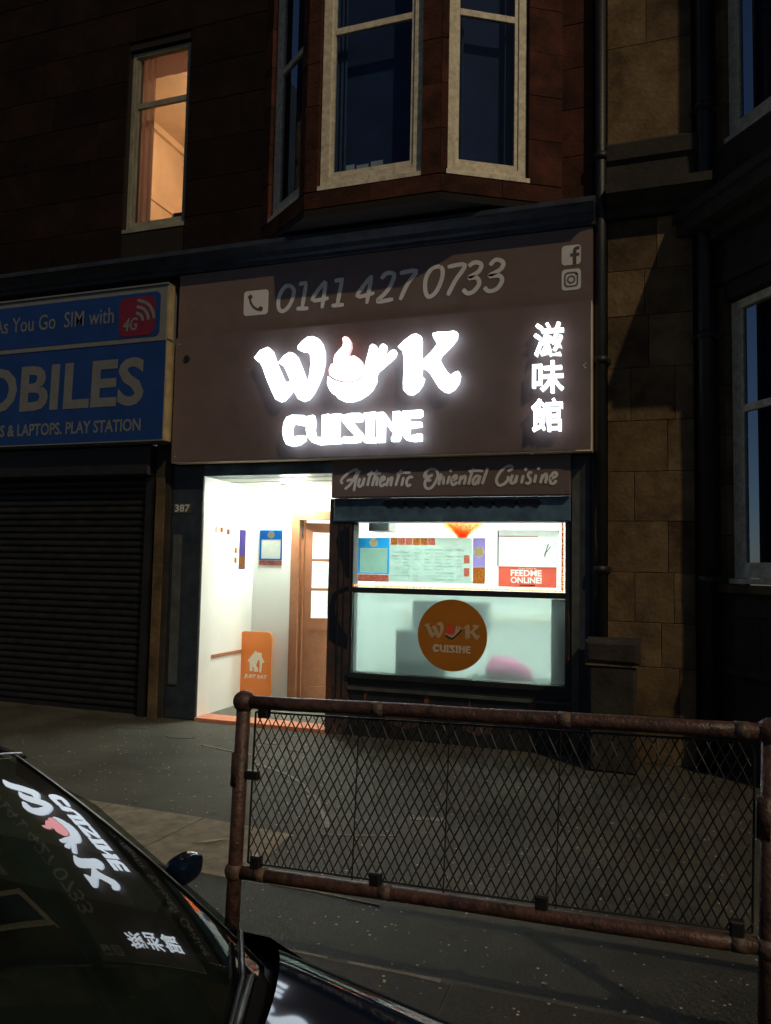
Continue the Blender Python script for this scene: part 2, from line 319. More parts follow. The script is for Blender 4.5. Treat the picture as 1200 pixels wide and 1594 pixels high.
def stencil(texts, x0, x1, z0, z1, y, name, m, parent, holes=()):
    """a flat coloured field with the lettering left open, so that the lit sheet behind shows through"""
    import bmesh
    bm = bmesh.new(); q = [bm.verts.new((a, y, b)) for a, b in ((x0, z0), (x1, z0), (x1, z1), (x0, z1))]
    ed = [bm.edges.new((q[i], q[(i+1) % 4])) for i in range(4)]
    tris = [list(hp) for hp in holes]
    for hp in holes:
        hv = [bm.verts.new((a, y, b)) for a, b in hp]; ed += [bm.edges.new((hv[i], hv[(i+1) % len(hv)])) for i in range(len(hv))]
    for body, a0, a1, b0, b1, bold in texts:
        mb = text(MB(), body, a0, a1, b0, b1, y, bold); V = {}; tris += [[(mb.v[i][0], mb.v[i][2]) for i in f] for f in mb.f]
        def vert(i):
            k = (round(mb.v[i][0], 5), round(mb.v[i][2], 5))
            if k not in V: V[k] = bm.verts.new((k[0], y, k[1]))
            return V[k]
        es = set(); 
        for f in mb.f:
            for i in range(len(f)): es.add((f[i], f[(i+1) % len(f)]))
        es = {(vert(a), vert(b)) for a, b in es}
        for va, vb in es:
            if (vb, va) not in es and va != vb and bm.edges.get((va, vb)) is None: ed.append(bm.edges.new((va, vb)))
        for v_ in list(V.values()):
            if not v_.link_edges: bm.verts.remove(v_)
    bmesh.ops.triangle_fill(bm, edges=ed, use_beauty=True, use_dissolve=False)
    def inside(p, poly):
        c = False
        for i in range(len(poly)):
            (ax, az), (bx_, bz_) = poly[i-1], poly[i]
            if (az > p[1]) != (bz_ > p[1]) and p[0] < (bx_-ax)*(p[1]-az)/(bz_-az)+ax: c = not c
        return c
    dead = [f for f in bm.faces if any(inside((f.calc_center_median().x, f.calc_center_median().z), t_) for t_ in tris)]
    bmesh.ops.delete(bm, geom=dead, context='FACES_ONLY')
    mb = MB(); bm.verts.index_update(); mb.add([v.co[:] for v in bm.verts], [[v.index for v in f.verts] for f in bm.faces]); bm.free()
    return mb.build(name, m, parent)
def rrect(x0, x1, z0, z1, r, k=5):
    P = []
    for cx, cz, a0 in ((x1-r, z0+r, -90), (x1-r, z1-r, 0), (x0+r, z1-r, 90), (x0+r, z0+r, 180)):
        for i in range(k+1):
            a = math.radians(a0+90*i/k); P.append((cx+r*math.cos(a), cz+r*math.sin(a)))
    return P
def circle(cx, cz, r, k=40, rz=None): return [(cx+r*math.cos(2*math.pi*i/k), cz+(rz or r)*math.sin(2*math.pi*i/k)) for i in range(k)]
def ring(mb, cx, cz, r0, r1, y0, y1, k=24):
    o = len(mb.v)
    for i in range(k):
        a = 2*math.pi*i/k; c, s_ = math.cos(a), math.sin(a)
        mb.v += [(cx+r0*c, y0, cz+r0*s_), (cx+r1*c, y0, cz+r1*s_), (cx+r1*c, y1, cz+r1*s_), (cx+r0*c, y1, cz+r0*s_)]
    for i in range(k):
        q = o+4*i; p = o+4*((i+1) % k)
        mb.f += [(q, q+1, p+1, p), (q+1, q+2, p+2, p+1), (q+3, q, p, p+3)]
    return mb

LOGO_W = [[(-3.764, 3.649), (-3.702, 3.718), (-3.616, 3.745), (-3.577, 3.709), (-3.516, 3.558), (-3.441, 3.408), (-3.411, 3.376), (-3.362, 3.386), (-3.331, 3.353), (-3.33, 3.321), (-3.378, 3.26), (-3.435, 3.206), (-3.474, 3.197), (-3.515, 3.219), (-3.557, 3.297), (-3.621, 3.429), (-3.665, 3.541), (-3.693, 3.589), (-3.729, 3.615)], [(-3.497, 3.581), (-3.439, 3.644), (-3.381, 3.676), (-3.341, 3.668), (-3.305, 3.629), (-3.259, 3.532), (-3.217, 3.431), (-3.18, 3.348), (-3.159, 3.436), (-3.147, 3.543), (-3.155, 3.633), (-3.195, 3.681), (-3.244, 3.679), (-3.287, 3.697), (-3.288, 3.733), (-3.247, 3.775), (-3.189, 3.812), (-3.131, 3.814), (-3.083, 3.793), (-3.043, 3.741), (-3.016, 3.659), (-3.013, 3.56), (-3.035, 3.446), (-3.079, 3.342), (-3.125, 3.256), (-3.172, 3.205), (-3.229, 3.188), (-3.272, 3.21), (-3.31, 3.275), (-3.352, 3.376), (-3.404, 3.488), (-3.436, 3.544), (-3.466, 3.559)]]
LOGO_K = [(-2.264, 3.647), (-2.202, 3.703), (-2.132, 3.749), (-2.088, 3.757), (-2.048, 3.733), (-2.04, 3.69), (-2.041, 3.57), (-2.036, 3.488), (-1.997, 3.525), (-1.937, 3.58), (-1.886, 3.644), (-1.925, 3.712), (-1.931, 3.746), (-1.888, 3.755), (-1.802, 3.748), (-1.733, 3.754), (-1.703, 3.74), (-1.707, 3.689), (-1.749, 3.634), (-1.799, 3.587), (-1.85, 3.54), (-1.867, 3.504), (-1.831, 3.437), (-1.788, 3.375), (-1.753, 3.348), (-1.72, 3.371), (-1.686, 3.38), (-1.672, 3.343), (-1.685, 3.277), (-1.726, 3.22), (-1.777, 3.193), (-1.819, 3.201), (-1.863, 3.237), (-1.907, 3.307), (-1.951, 3.377), (-1.995, 3.422), (-2.035, 3.43), (-2.038, 3.366), (-2.011, 3.338), (-2.028, 3.28), (-2.07, 3.223), (-2.122, 3.192), (-2.167, 3.199), (-2.203, 3.239), (-2.207, 3.308), (-2.201, 3.427), (-2.203, 3.53), (-2.218, 3.609), (-2.251, 3.629)]
LOGO_FLAME = [(-2.822, 3.769), (-2.803, 3.785), (-2.769, 3.777), (-2.744, 3.736), (-2.737, 3.682), (-2.756, 3.631), (-2.759, 3.596), (-2.742, 3.58), (-2.724, 3.59), (-2.7, 3.595), (-2.653, 3.565), (-2.615, 3.524), (-2.606, 3.468), (-2.621, 3.402), (-2.666, 3.361), (-2.749, 3.349), (-2.834, 3.363), (-2.9, 3.388), (-2.948, 3.423), (-2.954, 3.476), (-2.932, 3.528), (-2.913, 3.532), (-2.903, 3.5), (-2.909, 3.571), (-2.897, 3.614), (-2.86, 3.656), (-2.823, 3.689), (-2.813, 3.724)]
LOGO_WOK = [(-2.963, 3.413), (-2.919, 3.378), (-2.833, 3.345), (-2.743, 3.331), (-2.651, 3.343), (-2.604, 3.391), (-2.588, 3.466), (-2.578, 3.53), (-2.553, 3.625), (-2.541, 3.676), (-2.518, 3.692), (-2.49, 3.681), (-2.484, 3.646), (-2.497, 3.586), (-2.514, 3.526), (-2.505, 3.531), (-2.47, 3.593), (-2.439, 3.669), (-2.414, 3.688), (-2.388, 3.677), (-2.384, 3.644), (-2.406, 3.588), (-2.441, 3.521), (-2.446, 3.509), (-2.388, 3.569), (-2.326, 3.617), (-2.295, 3.623), (-2.284, 3.597), (-2.298, 3.563), (-2.342, 3.523), (-2.404, 3.475), (-2.466, 3.427), (-2.48, 3.393), (-2.482, 3.333), (-2.517, 3.265), (-2.571, 3.216), (-2.643, 3.177), (-2.717, 3.158), (-2.791, 3.162), (-2.848, 3.188), (-2.877, 3.221), (-2.915, 3.244), (-2.949, 3.29), (-2.969, 3.344)]
CUISINE = [[(-3.206, 3.046), (-3.195, 3.001), (-3.203, 2.948), (-3.251, 2.955), (-3.32, 2.971), (-3.342, 2.927), (-3.34, 2.873), (-3.316, 2.837), (-3.258, 2.849), (-3.2, 2.85), (-3.193, 2.806), (-3.255, 2.764), (-3.332, 2.752), (-3.382, 2.768), (-3.413, 2.822), (-3.429, 2.895), (-3.418, 2.984), (-3.39, 3.036), (-3.332, 3.055)], [(-3.186, 3.031), (-3.109, 3.045), (-3.094, 2.97), (-3.101, 2.9), (-3.088, 2.846), (-3.055, 2.827), (-3.008, 2.826), (-3.018, 3.037), (-2.948, 3.048), (-2.936, 2.762), (-3.044, 2.757), (-3.111, 2.78), (-3.161, 2.831), (-3.178, 2.903), (-3.173, 2.973)], [(-2.929, 3.042), (-2.826, 3.046), (-2.824, 2.994), (-2.843, 2.986), (-2.842, 2.82), (-2.82, 2.81), (-2.818, 2.763), (-2.921, 2.761), (-2.923, 2.814), (-2.904, 2.822), (-2.908, 2.983), (-2.927, 2.989)], [(-2.807, 3.028), (-2.714, 3.044), (-2.622, 3.04), (-2.599, 3.018), (-2.611, 2.967), (-2.657, 2.96), (-2.712, 2.971), (-2.655, 2.899), (-2.603, 2.846), (-2.598, 2.811), (-2.634, 2.769), (-2.707, 2.763), (-2.796, 2.766), (-2.81, 2.801), (-2.783, 2.826), (-2.708, 2.815), (-2.672, 2.827), (-2.748, 2.903), (-2.801, 2.966)], [(-2.589, 3.039), (-2.476, 3.047), (-2.475, 2.995), (-2.497, 2.988), (-2.498, 2.816), (-2.471, 2.806), (-2.47, 2.758), (-2.579, 2.762), (-2.58, 2.81), (-2.562, 2.818), (-2.566, 2.982), (-2.588, 2.992)], [(-2.463, 3.038), (-2.395, 3.04), (-2.321, 2.937), (-2.3, 2.928), (-2.302, 3.039), (-2.234, 3.041), (-2.23, 2.797), (-2.247, 2.764), (-2.309, 2.763), (-2.313, 2.792), (-2.292, 2.834), (-2.384, 2.949), (-2.384, 2.76), (-2.454, 2.759)], [(-2.208, 3.04), (-2.024, 3.043), (-2.023, 2.992), (-2.049, 2.976), (-2.145, 2.976), (-2.144, 2.938), (-2.031, 2.933), (-2.026, 2.891), (-2.143, 2.879), (-2.142, 2.82), (-2.124, 2.807), (-2.046, 2.825), (-2.025, 2.824), (-2.024, 2.76), (-2.097, 2.756), (-2.167, 2.77), (-2.203, 2.813)]]
TAGLINE = [[(-2.71, 2.533), (-2.747, 2.529), (-2.814, 2.496), (-2.871, 2.448), (-2.881, 2.418), (-2.865, 2.398)], [(-2.689, 2.523), (-2.719, 2.469), (-2.735, 2.401), (-2.748, 2.326)], [(-2.71, 2.528), (-2.75, 2.445), (-2.79, 2.387), (-2.842, 2.344)], [(-2.823, 2.422), (-2.786, 2.436), (-2.733, 2.42)], [(-2.687, 2.449), (-2.703, 2.391), (-2.69, 2.368), (-2.665, 2.385), (-2.64, 2.453)], [(-2.64, 2.453), (-2.659, 2.373)], [(-2.564, 2.52), (-2.593, 2.447), (-2.609, 2.372)], [(-2.513, 2.524), (-2.542, 2.446), (-2.561, 2.369)], [(-2.546, 2.427), (-2.511, 2.455), (-2.513, 2.417), (-2.519, 2.371)], [(-2.615, 2.482), (-2.548, 2.492), (-2.476, 2.491)], [(-2.474, 2.416), (-2.439, 2.435), (-2.444, 2.457), (-2.47, 2.445), (-2.482, 2.401), (-2.473, 2.37), (-2.448, 2.377), (-2.428, 2.396)], [(-2.398, 2.448), (-2.417, 2.366)], [(-2.408, 2.415), (-2.363, 2.45), (-2.37, 2.404), (-2.376, 2.366)], [(-2.273, 2.523), (-2.302, 2.447), (-2.326, 2.368)], [(-2.247, 2.45), (-2.268, 2.367)], [(-2.318, 2.476), (-2.263, 2.492), (-2.182, 2.49)], [(-2.162, 2.439), (-2.177, 2.454), (-2.206, 2.435), (-2.219, 2.397), (-2.205, 2.366), (-2.175, 2.382)], [(-2.014, 2.47), (-2.038, 2.442), (-2.043, 2.47), (-2.014, 2.508), (-1.965, 2.521), (-1.926, 2.501), (-1.915, 2.458), (-1.934, 2.402), (-1.972, 2.35), (-2.011, 2.338), (-2.036, 2.361), (-2.037, 2.403), (-2.013, 2.436), (-1.964, 2.469)], [(-2.022, 2.413), (-1.978, 2.417)], [(-1.882, 2.476), (-1.896, 2.429), (-1.904, 2.368)], [(-1.893, 2.415), (-1.862, 2.448), (-1.861, 2.372)], [(-1.802, 2.456), (-1.825, 2.376)], [(-1.788, 2.512), (-1.798, 2.489)], [(-1.777, 2.408), (-1.739, 2.431), (-1.74, 2.455), (-1.763, 2.446), (-1.784, 2.404), (-1.777, 2.373), (-1.753, 2.375), (-1.729, 2.398)], [(-1.692, 2.454), (-1.714, 2.37)], [(-1.705, 2.412), (-1.663, 2.448), (-1.653, 2.429), (-1.667, 2.369)], [(-1.578, 2.521), (-1.606, 2.443), (-1.624, 2.368)], [(-1.625, 2.49), (-1.555, 2.496), (-1.489, 2.489)], [(-1.526, 2.446), (-1.554, 2.446), (-1.58, 2.414), (-1.58, 2.377), (-1.558, 2.376), (-1.53, 2.422), (-1.512, 2.45)], [(-1.516, 2.445), (-1.539, 2.369)], [(-1.447, 2.523), (-1.474, 2.44), (-1.497, 2.371)], [(-1.266, 2.482), (-1.229, 2.504), (-1.23, 2.527), (-1.266, 2.53), (-1.321, 2.492), (-1.358, 2.438), (-1.366, 2.392), (-1.343, 2.359), (-1.302, 2.368), (-1.265, 2.404), (-1.261, 2.44)], [(-1.22, 2.453), (-1.238, 2.399), (-1.228, 2.373), (-1.201, 2.389), (-1.179, 2.448)], [(-1.179, 2.448), (-1.196, 2.375)], [(-1.124, 2.447), (-1.142, 2.371)], [(-1.098, 2.515), (-1.109, 2.483)], [(-1.048, 2.463), (-1.07, 2.469), (-1.083, 2.441), (-1.065, 2.414), (-1.061, 2.391), (-1.078, 2.37), (-1.106, 2.378)], [(-1.012, 2.449), (-1.027, 2.375)], [(-0.985, 2.517), (-0.996, 2.49)], [(-0.953, 2.448), (-0.975, 2.369)], [(-0.965, 2.407), (-0.931, 2.452), (-0.918, 2.434), (-0.931, 2.368)], [(-0.887, 2.406), (-0.838, 2.432), (-0.834, 2.459), (-0.86, 2.46), (-0.887, 2.415), (-0.882, 2.37), (-0.855, 2.369), (-0.834, 2.396)]]
PHONE_DIGITS = [[(-3.479, 4.403), (-3.535, 4.367), (-3.577, 4.277), (-3.574, 4.173), (-3.527, 4.138), (-3.461, 4.183), (-3.419, 4.273), (-3.416, 4.355), (-3.479, 4.403)], [(-3.356, 4.401), (-3.267, 4.402)], [(-3.278, 4.393), (-3.315, 4.159)], [(-3.376, 4.15), (-3.249, 4.143)], [(-3.07, 4.402), (-3.207, 4.226), (-3.033, 4.225)], [(-3.064, 4.391), (-3.1, 4.129)], [(-2.972, 4.392), (-2.876, 4.397)], [(-2.892, 4.399), (-2.939, 4.145)], [(-2.998, 4.145), (-2.869, 4.143)], [(-2.585, 4.402), (-2.733, 4.216), (-2.555, 4.229)], [(-2.585, 4.402), (-2.631, 4.131)], [(-2.486, 4.361), (-2.435, 4.411), (-2.358, 4.392), (-2.382, 4.301), (-2.442, 4.217), (-2.522, 4.141), (-2.363, 4.15)], [(-2.299, 4.397), (-2.137, 4.4), (-2.22, 4.285), (-2.293, 4.135)], [(-1.904, 4.418), (-1.983, 4.407), (-2.041, 4.316), (-2.044, 4.199), (-2.008, 4.137), (-1.94, 4.179), (-1.888, 4.29), (-1.879, 4.377), (-1.904, 4.418)], [(-1.831, 4.405), (-1.666, 4.406), (-1.756, 4.267), (-1.827, 4.134)], [(-1.632, 4.388), (-1.575, 4.42), (-1.513, 4.394), (-1.536, 4.33), (-1.631, 4.277), (-1.555, 4.274), (-1.53, 4.214), (-1.582, 4.148), (-1.639, 4.134), (-1.682, 4.177)], [(-1.433, 4.376), (-1.377, 4.422), (-1.311, 4.39), (-1.334, 4.327), (-1.441, 4.276), (-1.347, 4.271), (-1.319, 4.221), (-1.365, 4.15), (-1.44, 4.134), (-1.482, 4.176)]]
HOUSE_MARK = [(-4.307, 0.628), (-4.281, 0.604), (-4.269, 0.611), (-4.232, 0.606), (-4.227, 0.56), (-4.194, 0.511), (-4.204, 0.496), (-4.22, 0.499), (-4.229, 0.388), (-4.252, 0.393), (-4.249, 0.508), (-4.259, 0.536), (-4.282, 0.506), (-4.297, 0.462), (-4.27, 0.435), (-4.27, 0.395), (-4.319, 0.392), (-4.322, 0.431), (-4.346, 0.459), (-4.338, 0.398), (-4.373, 0.4), (-4.381, 0.5), (-4.405, 0.506), (-4.39, 0.529)]
MURAL_SHAPES = [[(-2.819, 1.997), (-2.933, 1.93), (-2.958, 1.848), (-2.927, 1.726), (-2.875, 1.605), (-2.834, 1.49), (-2.806, 1.49)], [(-2.815, 1.415), (-2.918, 1.381), (-2.978, 1.339), (-3.008, 1.217), (-3.005, 0.894), (-2.937, 0.847), (-2.817, 0.809), (-2.814, 0.933), (-2.887, 1.02), (-2.95, 1.138), (-2.953, 1.239), (-2.917, 1.331), (-2.809, 1.374)]]

# ================================================================== THE GROUND
pave = structure(MB().add([(-40,2.0,0),(40,2.0,0),(40,7.6,0),(-40,7.6,0)], [(0,1,2,3)]).build('pavement', 'asphalt'))
road = structure(MB().add([(-60,-40,-.12),(60,-40,-.12),(60,1.72,-.12),(-60,1.72,-.12)], [(0,1,2,3)]).build('road', 'road'))
kerb = structure(MB().box(-40, 40, 1.74, 1.985, -.2, -.02).build('kerb', 'mortar'))
stone = None
for i in range(22):
    x = -10+.92*i
    if stone is None: stone = MB().box(.004, .914, 1.70, 2.0, -.15, .003).build('kerb_stone', 'granite', kerb); stone.location.x = x
    else:
        o = stone.copy(); col.objects.link(o); o.location.x = x
# concrete flags let into the tarmac near the railing
def flag(pts): MB().slab(pts, -.03, .007).build('paving_slab', 'concrete', pave)
flag([(-2.695,4.40),(-2.07,4.335),(-2.00,3.83),(-2.10,3.63),(-2.73,3.66)])
flag([(-3.40,4.42),(-2.705,4.40),(-2.74,3.66),(-3.44,3.68)])
flag([(-4.12,4.45),(-3.412,4.42),(-3.452,3.68),(-4.15,3.70)])
flag([(-4.86,4.47),(-4.13,4.45),(-4.16,3.70),(-4.88,3.72)])
# darker tarmac reinstatement strip beside the railing, with its pale cement joints
MB().slab([(-6,3.05),(-.76,3.05),(-.74,2.0),(-6,2.0)], -.02, .004).build('tarmac_strip', 'tar', pave)
MB().slab([(-.75,3.06),(3,3.04),(3,2.0),(-.73,2.0)], -.02, .0045).build('tarmac_strip', 'tar', pave)
def seam(path, wd, z=.0056):
    m = MB(); n = len(path); rng = random.Random(len(path)*3+int(abs(path[0][0])*100))
    for i in range(n-1):
        (ax, ay), (bx_, by) = path[i], path[i+1]; dx, dy = bx_-ax, by-ay; l = math.hypot(dx, dy)
        h0, h1 = wd*rng.uniform(.3, 1)/2, wd*rng.uniform(.3, 1)/2
        m.slab([(ax-dy/l*h0, ay+dx/l*h0), (ax+dy/l*h0, ay-dx/l*h0), (bx_+dy/l*h1, by-dx/l*h1), (bx_-dy/l*h1, by+dx/l*h1)], z-.004, z+.0002*i)
    return m.build('cement_seam', 'seam', pave)
seam([(-1.76,3.068),(-1.6,3.066),(-1.45,3.064),(-1.28,3.063)], .022)
seam([(-1.19,3.062),(-1.05,3.06),(-.92,3.06),(-.80,3.057)], .03)
seam([(-1.85,3.65),(-1.6,3.645),(-1.25,3.615)], .025)
seam([(-3.05,5.727),(-2.704,5.556),(-2.5,5.38),(-2.35,5.201),(-2.2,5.02),(-2.089,4.834),(-1.99,4.68),(-1.917,4.523)], .05)
seam([(-1.9,4.41),(-1.7,4.47),(-1.467,4.561)], .03)
seam([(-1.50,4.90),(-1.40,4.93),(-1.28,4.95)], .10)
seam([(-2.95,5.95),(-3.3,5.98),(-3.8,6.12)], .035)
for i, (x, y, sx, sy, ph) in enumerate(((-4.9, 6.55, .26, .10, .4), (-4.2, 6.35, .16, .09, .9), (-2.95, 6.3, .13, .07, .2), (-3.3, 6.45, .10, .06, .1))):
    pts = [(x+sx*math.cos(a)*random.uniform(.75, 1.1), y+sy*math.sin(a)*random.uniform(.75, 1.1)) for a in [2*math.pi*k/11 for k in range(11)]]
    MB().slab(pts, -.002, .003+.0005*i).build('worn_patch', 'granite', pave)

# ================================================================== THE RED SANDSTONE TENEMENT (middle)
F = 7.05
tenement = thing('tenement_building', (-2.6, F, 0), 'red sandstone tenement with canted bay window above the lit takeaway', 'building')
# wall behind the stones, with the hole of the lit window
LWX0, LWX1, LWZ0, LWZ1 = -5.66, -4.84, 5.30, 7.42
wm = MB()
wm.box(-12, LWX0, F+.02, F+.30, 4.6, 10); wm.box(LWX1, -3.9, F+.02, F+.30, 4.6, 10)
wm.box(-.95, -.42, F+.02, F+.30, 4.6, 10); wm.box(-3.9, -.95, F+.02, F+.30, 4.6, 5.12); wm.box(-3.9, -.95, F+.02, F+.30, 8.4, 10)
wm.box(LWX0, LWX1, F+.02, F+.30, 4.6, LWZ0); wm.box(LWX0, LWX1, F+.02, F+.30, LWZ1, 10)
wm.build('wall', 'mortar', tenement)
def ashlar(parent, x0, x1, z0, z1, y, hts, lens, m, holes=(), seed=1, depth=.03):
    rng = random.Random(seed); z = z0; row = 0
    while z < z1-.05:
        h = min(hts*rng.uniform(.92, 1.08), z1-z)
        if z1-(z+h) < .1: h = z1-z
        spans = [(x0, x1)]
        for hx0, hx1, hz0, hz1 in holes:
            if z+h > hz0+.03 and z < hz1-.03:
                nx = []
                for a, b in spans:
                    if hx1 <= a or hx0 >= b: nx.append((a, b)); continue
                    if hx0 > a: nx.append((a, hx0))
                    if hx1 < b: nx.append((hx1, b))
                spans = nx
        for a, b in spans:
            x = a; first = True
            while x < b-.02:
                l = lens*rng.uniform(.75, 1.25)*(.55 if first and row % 2 else 1); first = False
                if b-(x+l) < lens*.3: l = b-x
                p = rng.uniform(-.003, .005)
                MB().cbox(x+.0015, x+l-.0015, y-p*.5, y+depth, z+.0015, z+h-.0015, .004).build('stone_block', m, parent)
                x += l
        z += h; row += 1
ashlar(tenement, -8.6, -3.88, 4.95, 9.2, F, .42, .95, 'red_stone_dim', [(LWX0, LWX1, LWZ0, LWZ1)], 3)
ashlar(tenement, -.90, -.53, 4.95, 9.2, F, .42, .5, 'red_stone', (), 5)
MB().box(-14, -8.41, F, F+.3, 0, 4.6).build('wall', 'dark_stone', tenement)
# canted bay: three faces
BP = [(-3.90, 7.05), (-3.12, 6.46), (-1.80, 6.46), (-.80, 7.05)]
BW = [(.17, .87), (.13, 1.14), (.07, .83)]                  # window opening along each face
bay = MB()
for k in range(3):
    A, B = BP[k], BP[k+1]; ln = math.dist(A, B)
    bay.facet(A, B, 0, ln, -.22, -.02, 4.93, 5.09)
bay.slab([BP[0], BP[1], BP[2], BP[3]], 4.86, 4.925)
bay.build('bay_apron', 'mortar', tenement)
def facet_stone(A, B, u0, u1, z0, z1, parent, m='red_stone', d=0., dep=.22):
    MB().facet(A, B, u0+.003, u1-.003, -dep, d+random.uniform(-.002, .004), z0+.003, z1-.003).build('stone_block', m, parent)
def sash(parent, A, B, u0, u1, z0, z1, zbar, setback, fw, name='window', board=.05, panes='pane_dark', fm='frame'):
    """a sash window in the wall line A->B"""
    f = MB(); d0, d1 = -setback-.06, -setback
    f.facet(A, B, u0, u0+fw, d0, d1, z0, z1); f.facet(A, B, u1-fw, u1, d0, d1, z0, z1)
    f.facet(A, B, u0+fw, u1-fw, d0, d1, z1-fw, z1); f.facet(A, B, u0+fw, u1-fw, d0, d1, z0, z0+fw*1.1)
    wnd = f.build(name, fm, parent)
    g = MB(); i0 = d0+.008; i1 = d1-.018; gw = .035
    g.facet(A, B, u0+fw, u0+fw+gw, i0, i1, z0+fw*1.1, z1-fw); g.facet(A, B, u1-fw-gw, u1-fw, i0, i1, z0+fw*1.1, z1-fw)
    g.facet(A, B, u0+fw+gw, u1-fw-gw, i0, i1+.004, zbar-.03, zbar+.03)
    g.facet(A, B, u0+fw+gw, u1-fw-gw, i0, i1, z0+fw*1.1, z0+fw*1.1+.05)
    g.build('sash', fm, wnd)
    MB().facet(A, B, u0-.02, u1+.02, d0, d1+board, z0-.045, z0-.004).build('sill', fm, wnd)
    for a, b in ((z0+fw*1.1+.05, zbar-.03), (zbar+.03, z1-fw)):
        MB().facet(A, B, u0+fw+gw, u1-fw-gw, d0+.025, d0+.030, a, b).build('pane', panes, wnd)
    return wnd
for k in range(3):
    A, B = BP[k], BP[k+1]; ln = math.dist(A, B); u0, u1 = BW[k]; u0 = u0; u1 = u1 if k != 1 else 1.14
    z = 4.935
    nb = max(1, round(ln/.6))
    for i in range(nb): facet_stone(A, B, ln*i/nb, ln*(i+1)/nb, 4.935, 5.095, tenement, dep=.018)
    for i, zz in enumerate([5.10+.42*q for q in range(9)]):
        facet_stone(A, B, 0, u0, zz, zz+.42, tenement); facet_stone(A, B, u1, ln, zz, zz+.42, tenement)
    wnd = sash(tenement, A, B, u0+.006, u1-.006, 5.15, 8.2, 6.68, .05, .085 if k == 1 else .075)
    MB().facet(A, B, u0+.02, u1-.02, -.30, -.28, 5.1, 8.3).build('curtain', 'blind', wnd)
    Av = Vector(A); tv = (Vector(B)-Av).normalized(); nv = Vector((tv.y, -tv.x))
    for du, wd in () if k == 0 else ((u0+.08, .12), (u1-.17, .08)):
        MB().grid(lambda a, b: (*(Av+tv*(du+wd*a*(1-.15*b))+nv*(-.20+.014*math.sin(a*16))), 5.12+3.1*b), [i/14 for i in range(15)], [0, .5, 1]).build('drape', 'drape', wnd, True)
MB().slab([(BP[0][0]+.3, 7.3), BP[0], BP[1], BP[2], BP[3], (BP[3][0]-.3, 7.3)], 8.9, 9.2).build('bay_roof', 'dark_stone', tenement)
for i, (x, h, wd) in enumerate(((-2.72, .085, .085), (-2.60, .075, .12), (-2.46, .095, .12))):
    c = MB().box(x-wd/2, x+wd/2, 6.60+.01*i, 6.605+.01*i, 5.24, 5.30+h).build('card', 'card')
    tag(c, ['leftmost small pale card propped inside the centre bay window sill', 'middle pale card propped inside the centre bay window sill', 'tallest pale card propped right in the centre bay window'][i], 'card', 'cards on the window sill')
# the lit window
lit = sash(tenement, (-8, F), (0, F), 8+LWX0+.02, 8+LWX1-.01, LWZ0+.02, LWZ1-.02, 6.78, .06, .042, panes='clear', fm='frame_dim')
rm = MB()
rm.box(-6.6, -4.45, 9.6, 9.7, 5.0, 7.7); rm.box(-6.7, -6.6, F+.3, 9.6, 5.0, 7.7); rm.box(-4.45, -4.35, F+.3, 9.6, 5.0, 7.7); rm.box(-6.6, -4.45, F+.3, 9.6, 7.7, 7.8); rm.box(-6.6, -4.45, F+.3, 9.6, 4.9, 5.0)
rm.build('room_walls', 'room', tenement)
cv = MB(); cv.box(-6.598, -6.54, F+.32, 9.598, 7.60, 7.698); cv.box(-6.54, -4.452, 9.54, 9.598, 7.60, 7.698); cv.build('room_coving', 'room', tenement)
MB().box(-6.598, -6.575, F+.32, 9.598, 6.62, 6.70).build('picture_rail', 'room', tenement)
ct = MB(); ct.grid(lambda u, v: (-5.60+.17*u, F+.20+.010*math.sin(u*13), 5.25+2.2*v), [i/16 for i in range(17)], [0, 1]); ct.build('curtain', 'net', lit)
ct = MB(); ct.grid(lambda u, v: (-5.42+.6*u, F+.19+.004*math.sin(u*17), 7.16+.3*v), [i/24 for i in range(25)], [0, 1]); ct.build('pelmet', 'net', lit)
bl = thing('room_lamp', (-4.9, 8.75, 7.7), 'warm ceiling bulb inside the lit upstairs room', 'lamp')
MB().tube([(-4.9,8.75,7.7),(-4.9,8.75,7.34)], .008, 6).build('flex', 'white_wall', bl); MB().ball((-4.9,8.75,7.22), .13).build('bulb', 'bulb', bl, True)
o = MB().box(-5.22, -4.96, F+.34, F+.42, 5.0, 5.60).build('television_back', 'room_dark'); tag(o, 'dark flat box standing inside the lit upstairs window', 'box')
o = MB().tube([(-5.29, F+.50, 5.0), (-5.29, F+.50, 5.40), (-5.29, F+.50, 5.56), (-5.29, F+.5, 5.64)], [.10, .12, .115, .04], 14).build('rounded_pot', 'room_dark', None, True); tag(o, 'dark rounded pot beside the box in the lit upstairs window', 'pot')
# cornice over the shop, moulded profile
def cornice(parent, x0, x1, prof, m, name='cornice', ret=True):
    v = []; n = len(prof)
    for x in (x0, x1): v += [(x, y, z) for y, z in prof]
    f = [(i, i+1, n+i+1, n+i) for i in range(n-1)]+[(n-1, 0, n, 2*n-1), tuple(range(n-1, -1, -1)), tuple(range(n, 2*n))]
    return MB().add(v, f).build(name, m, parent)
cornice(tenement, -9, -.50, [(7.3,4.64),(6.86,4.64),(6.86,4.675),(6.82,4.69),(6.80,4.73),(6.74,4.77),(6.70,4.775),(6.70,4.815),(6.90,4.85),(6.93,4.93),(7.3,4.93)], 'cornice')
# stone pier between the two shops
MB().box(-5.03, -4.852, 7.0, 7.3, 0, 4.64).build('pier', 'dark_stone', tenement)
MB().box(-5.00, -4.90, 6.97, 6.998, 0, 2.5).build('pier_strip', 'cream_stone', tenement)

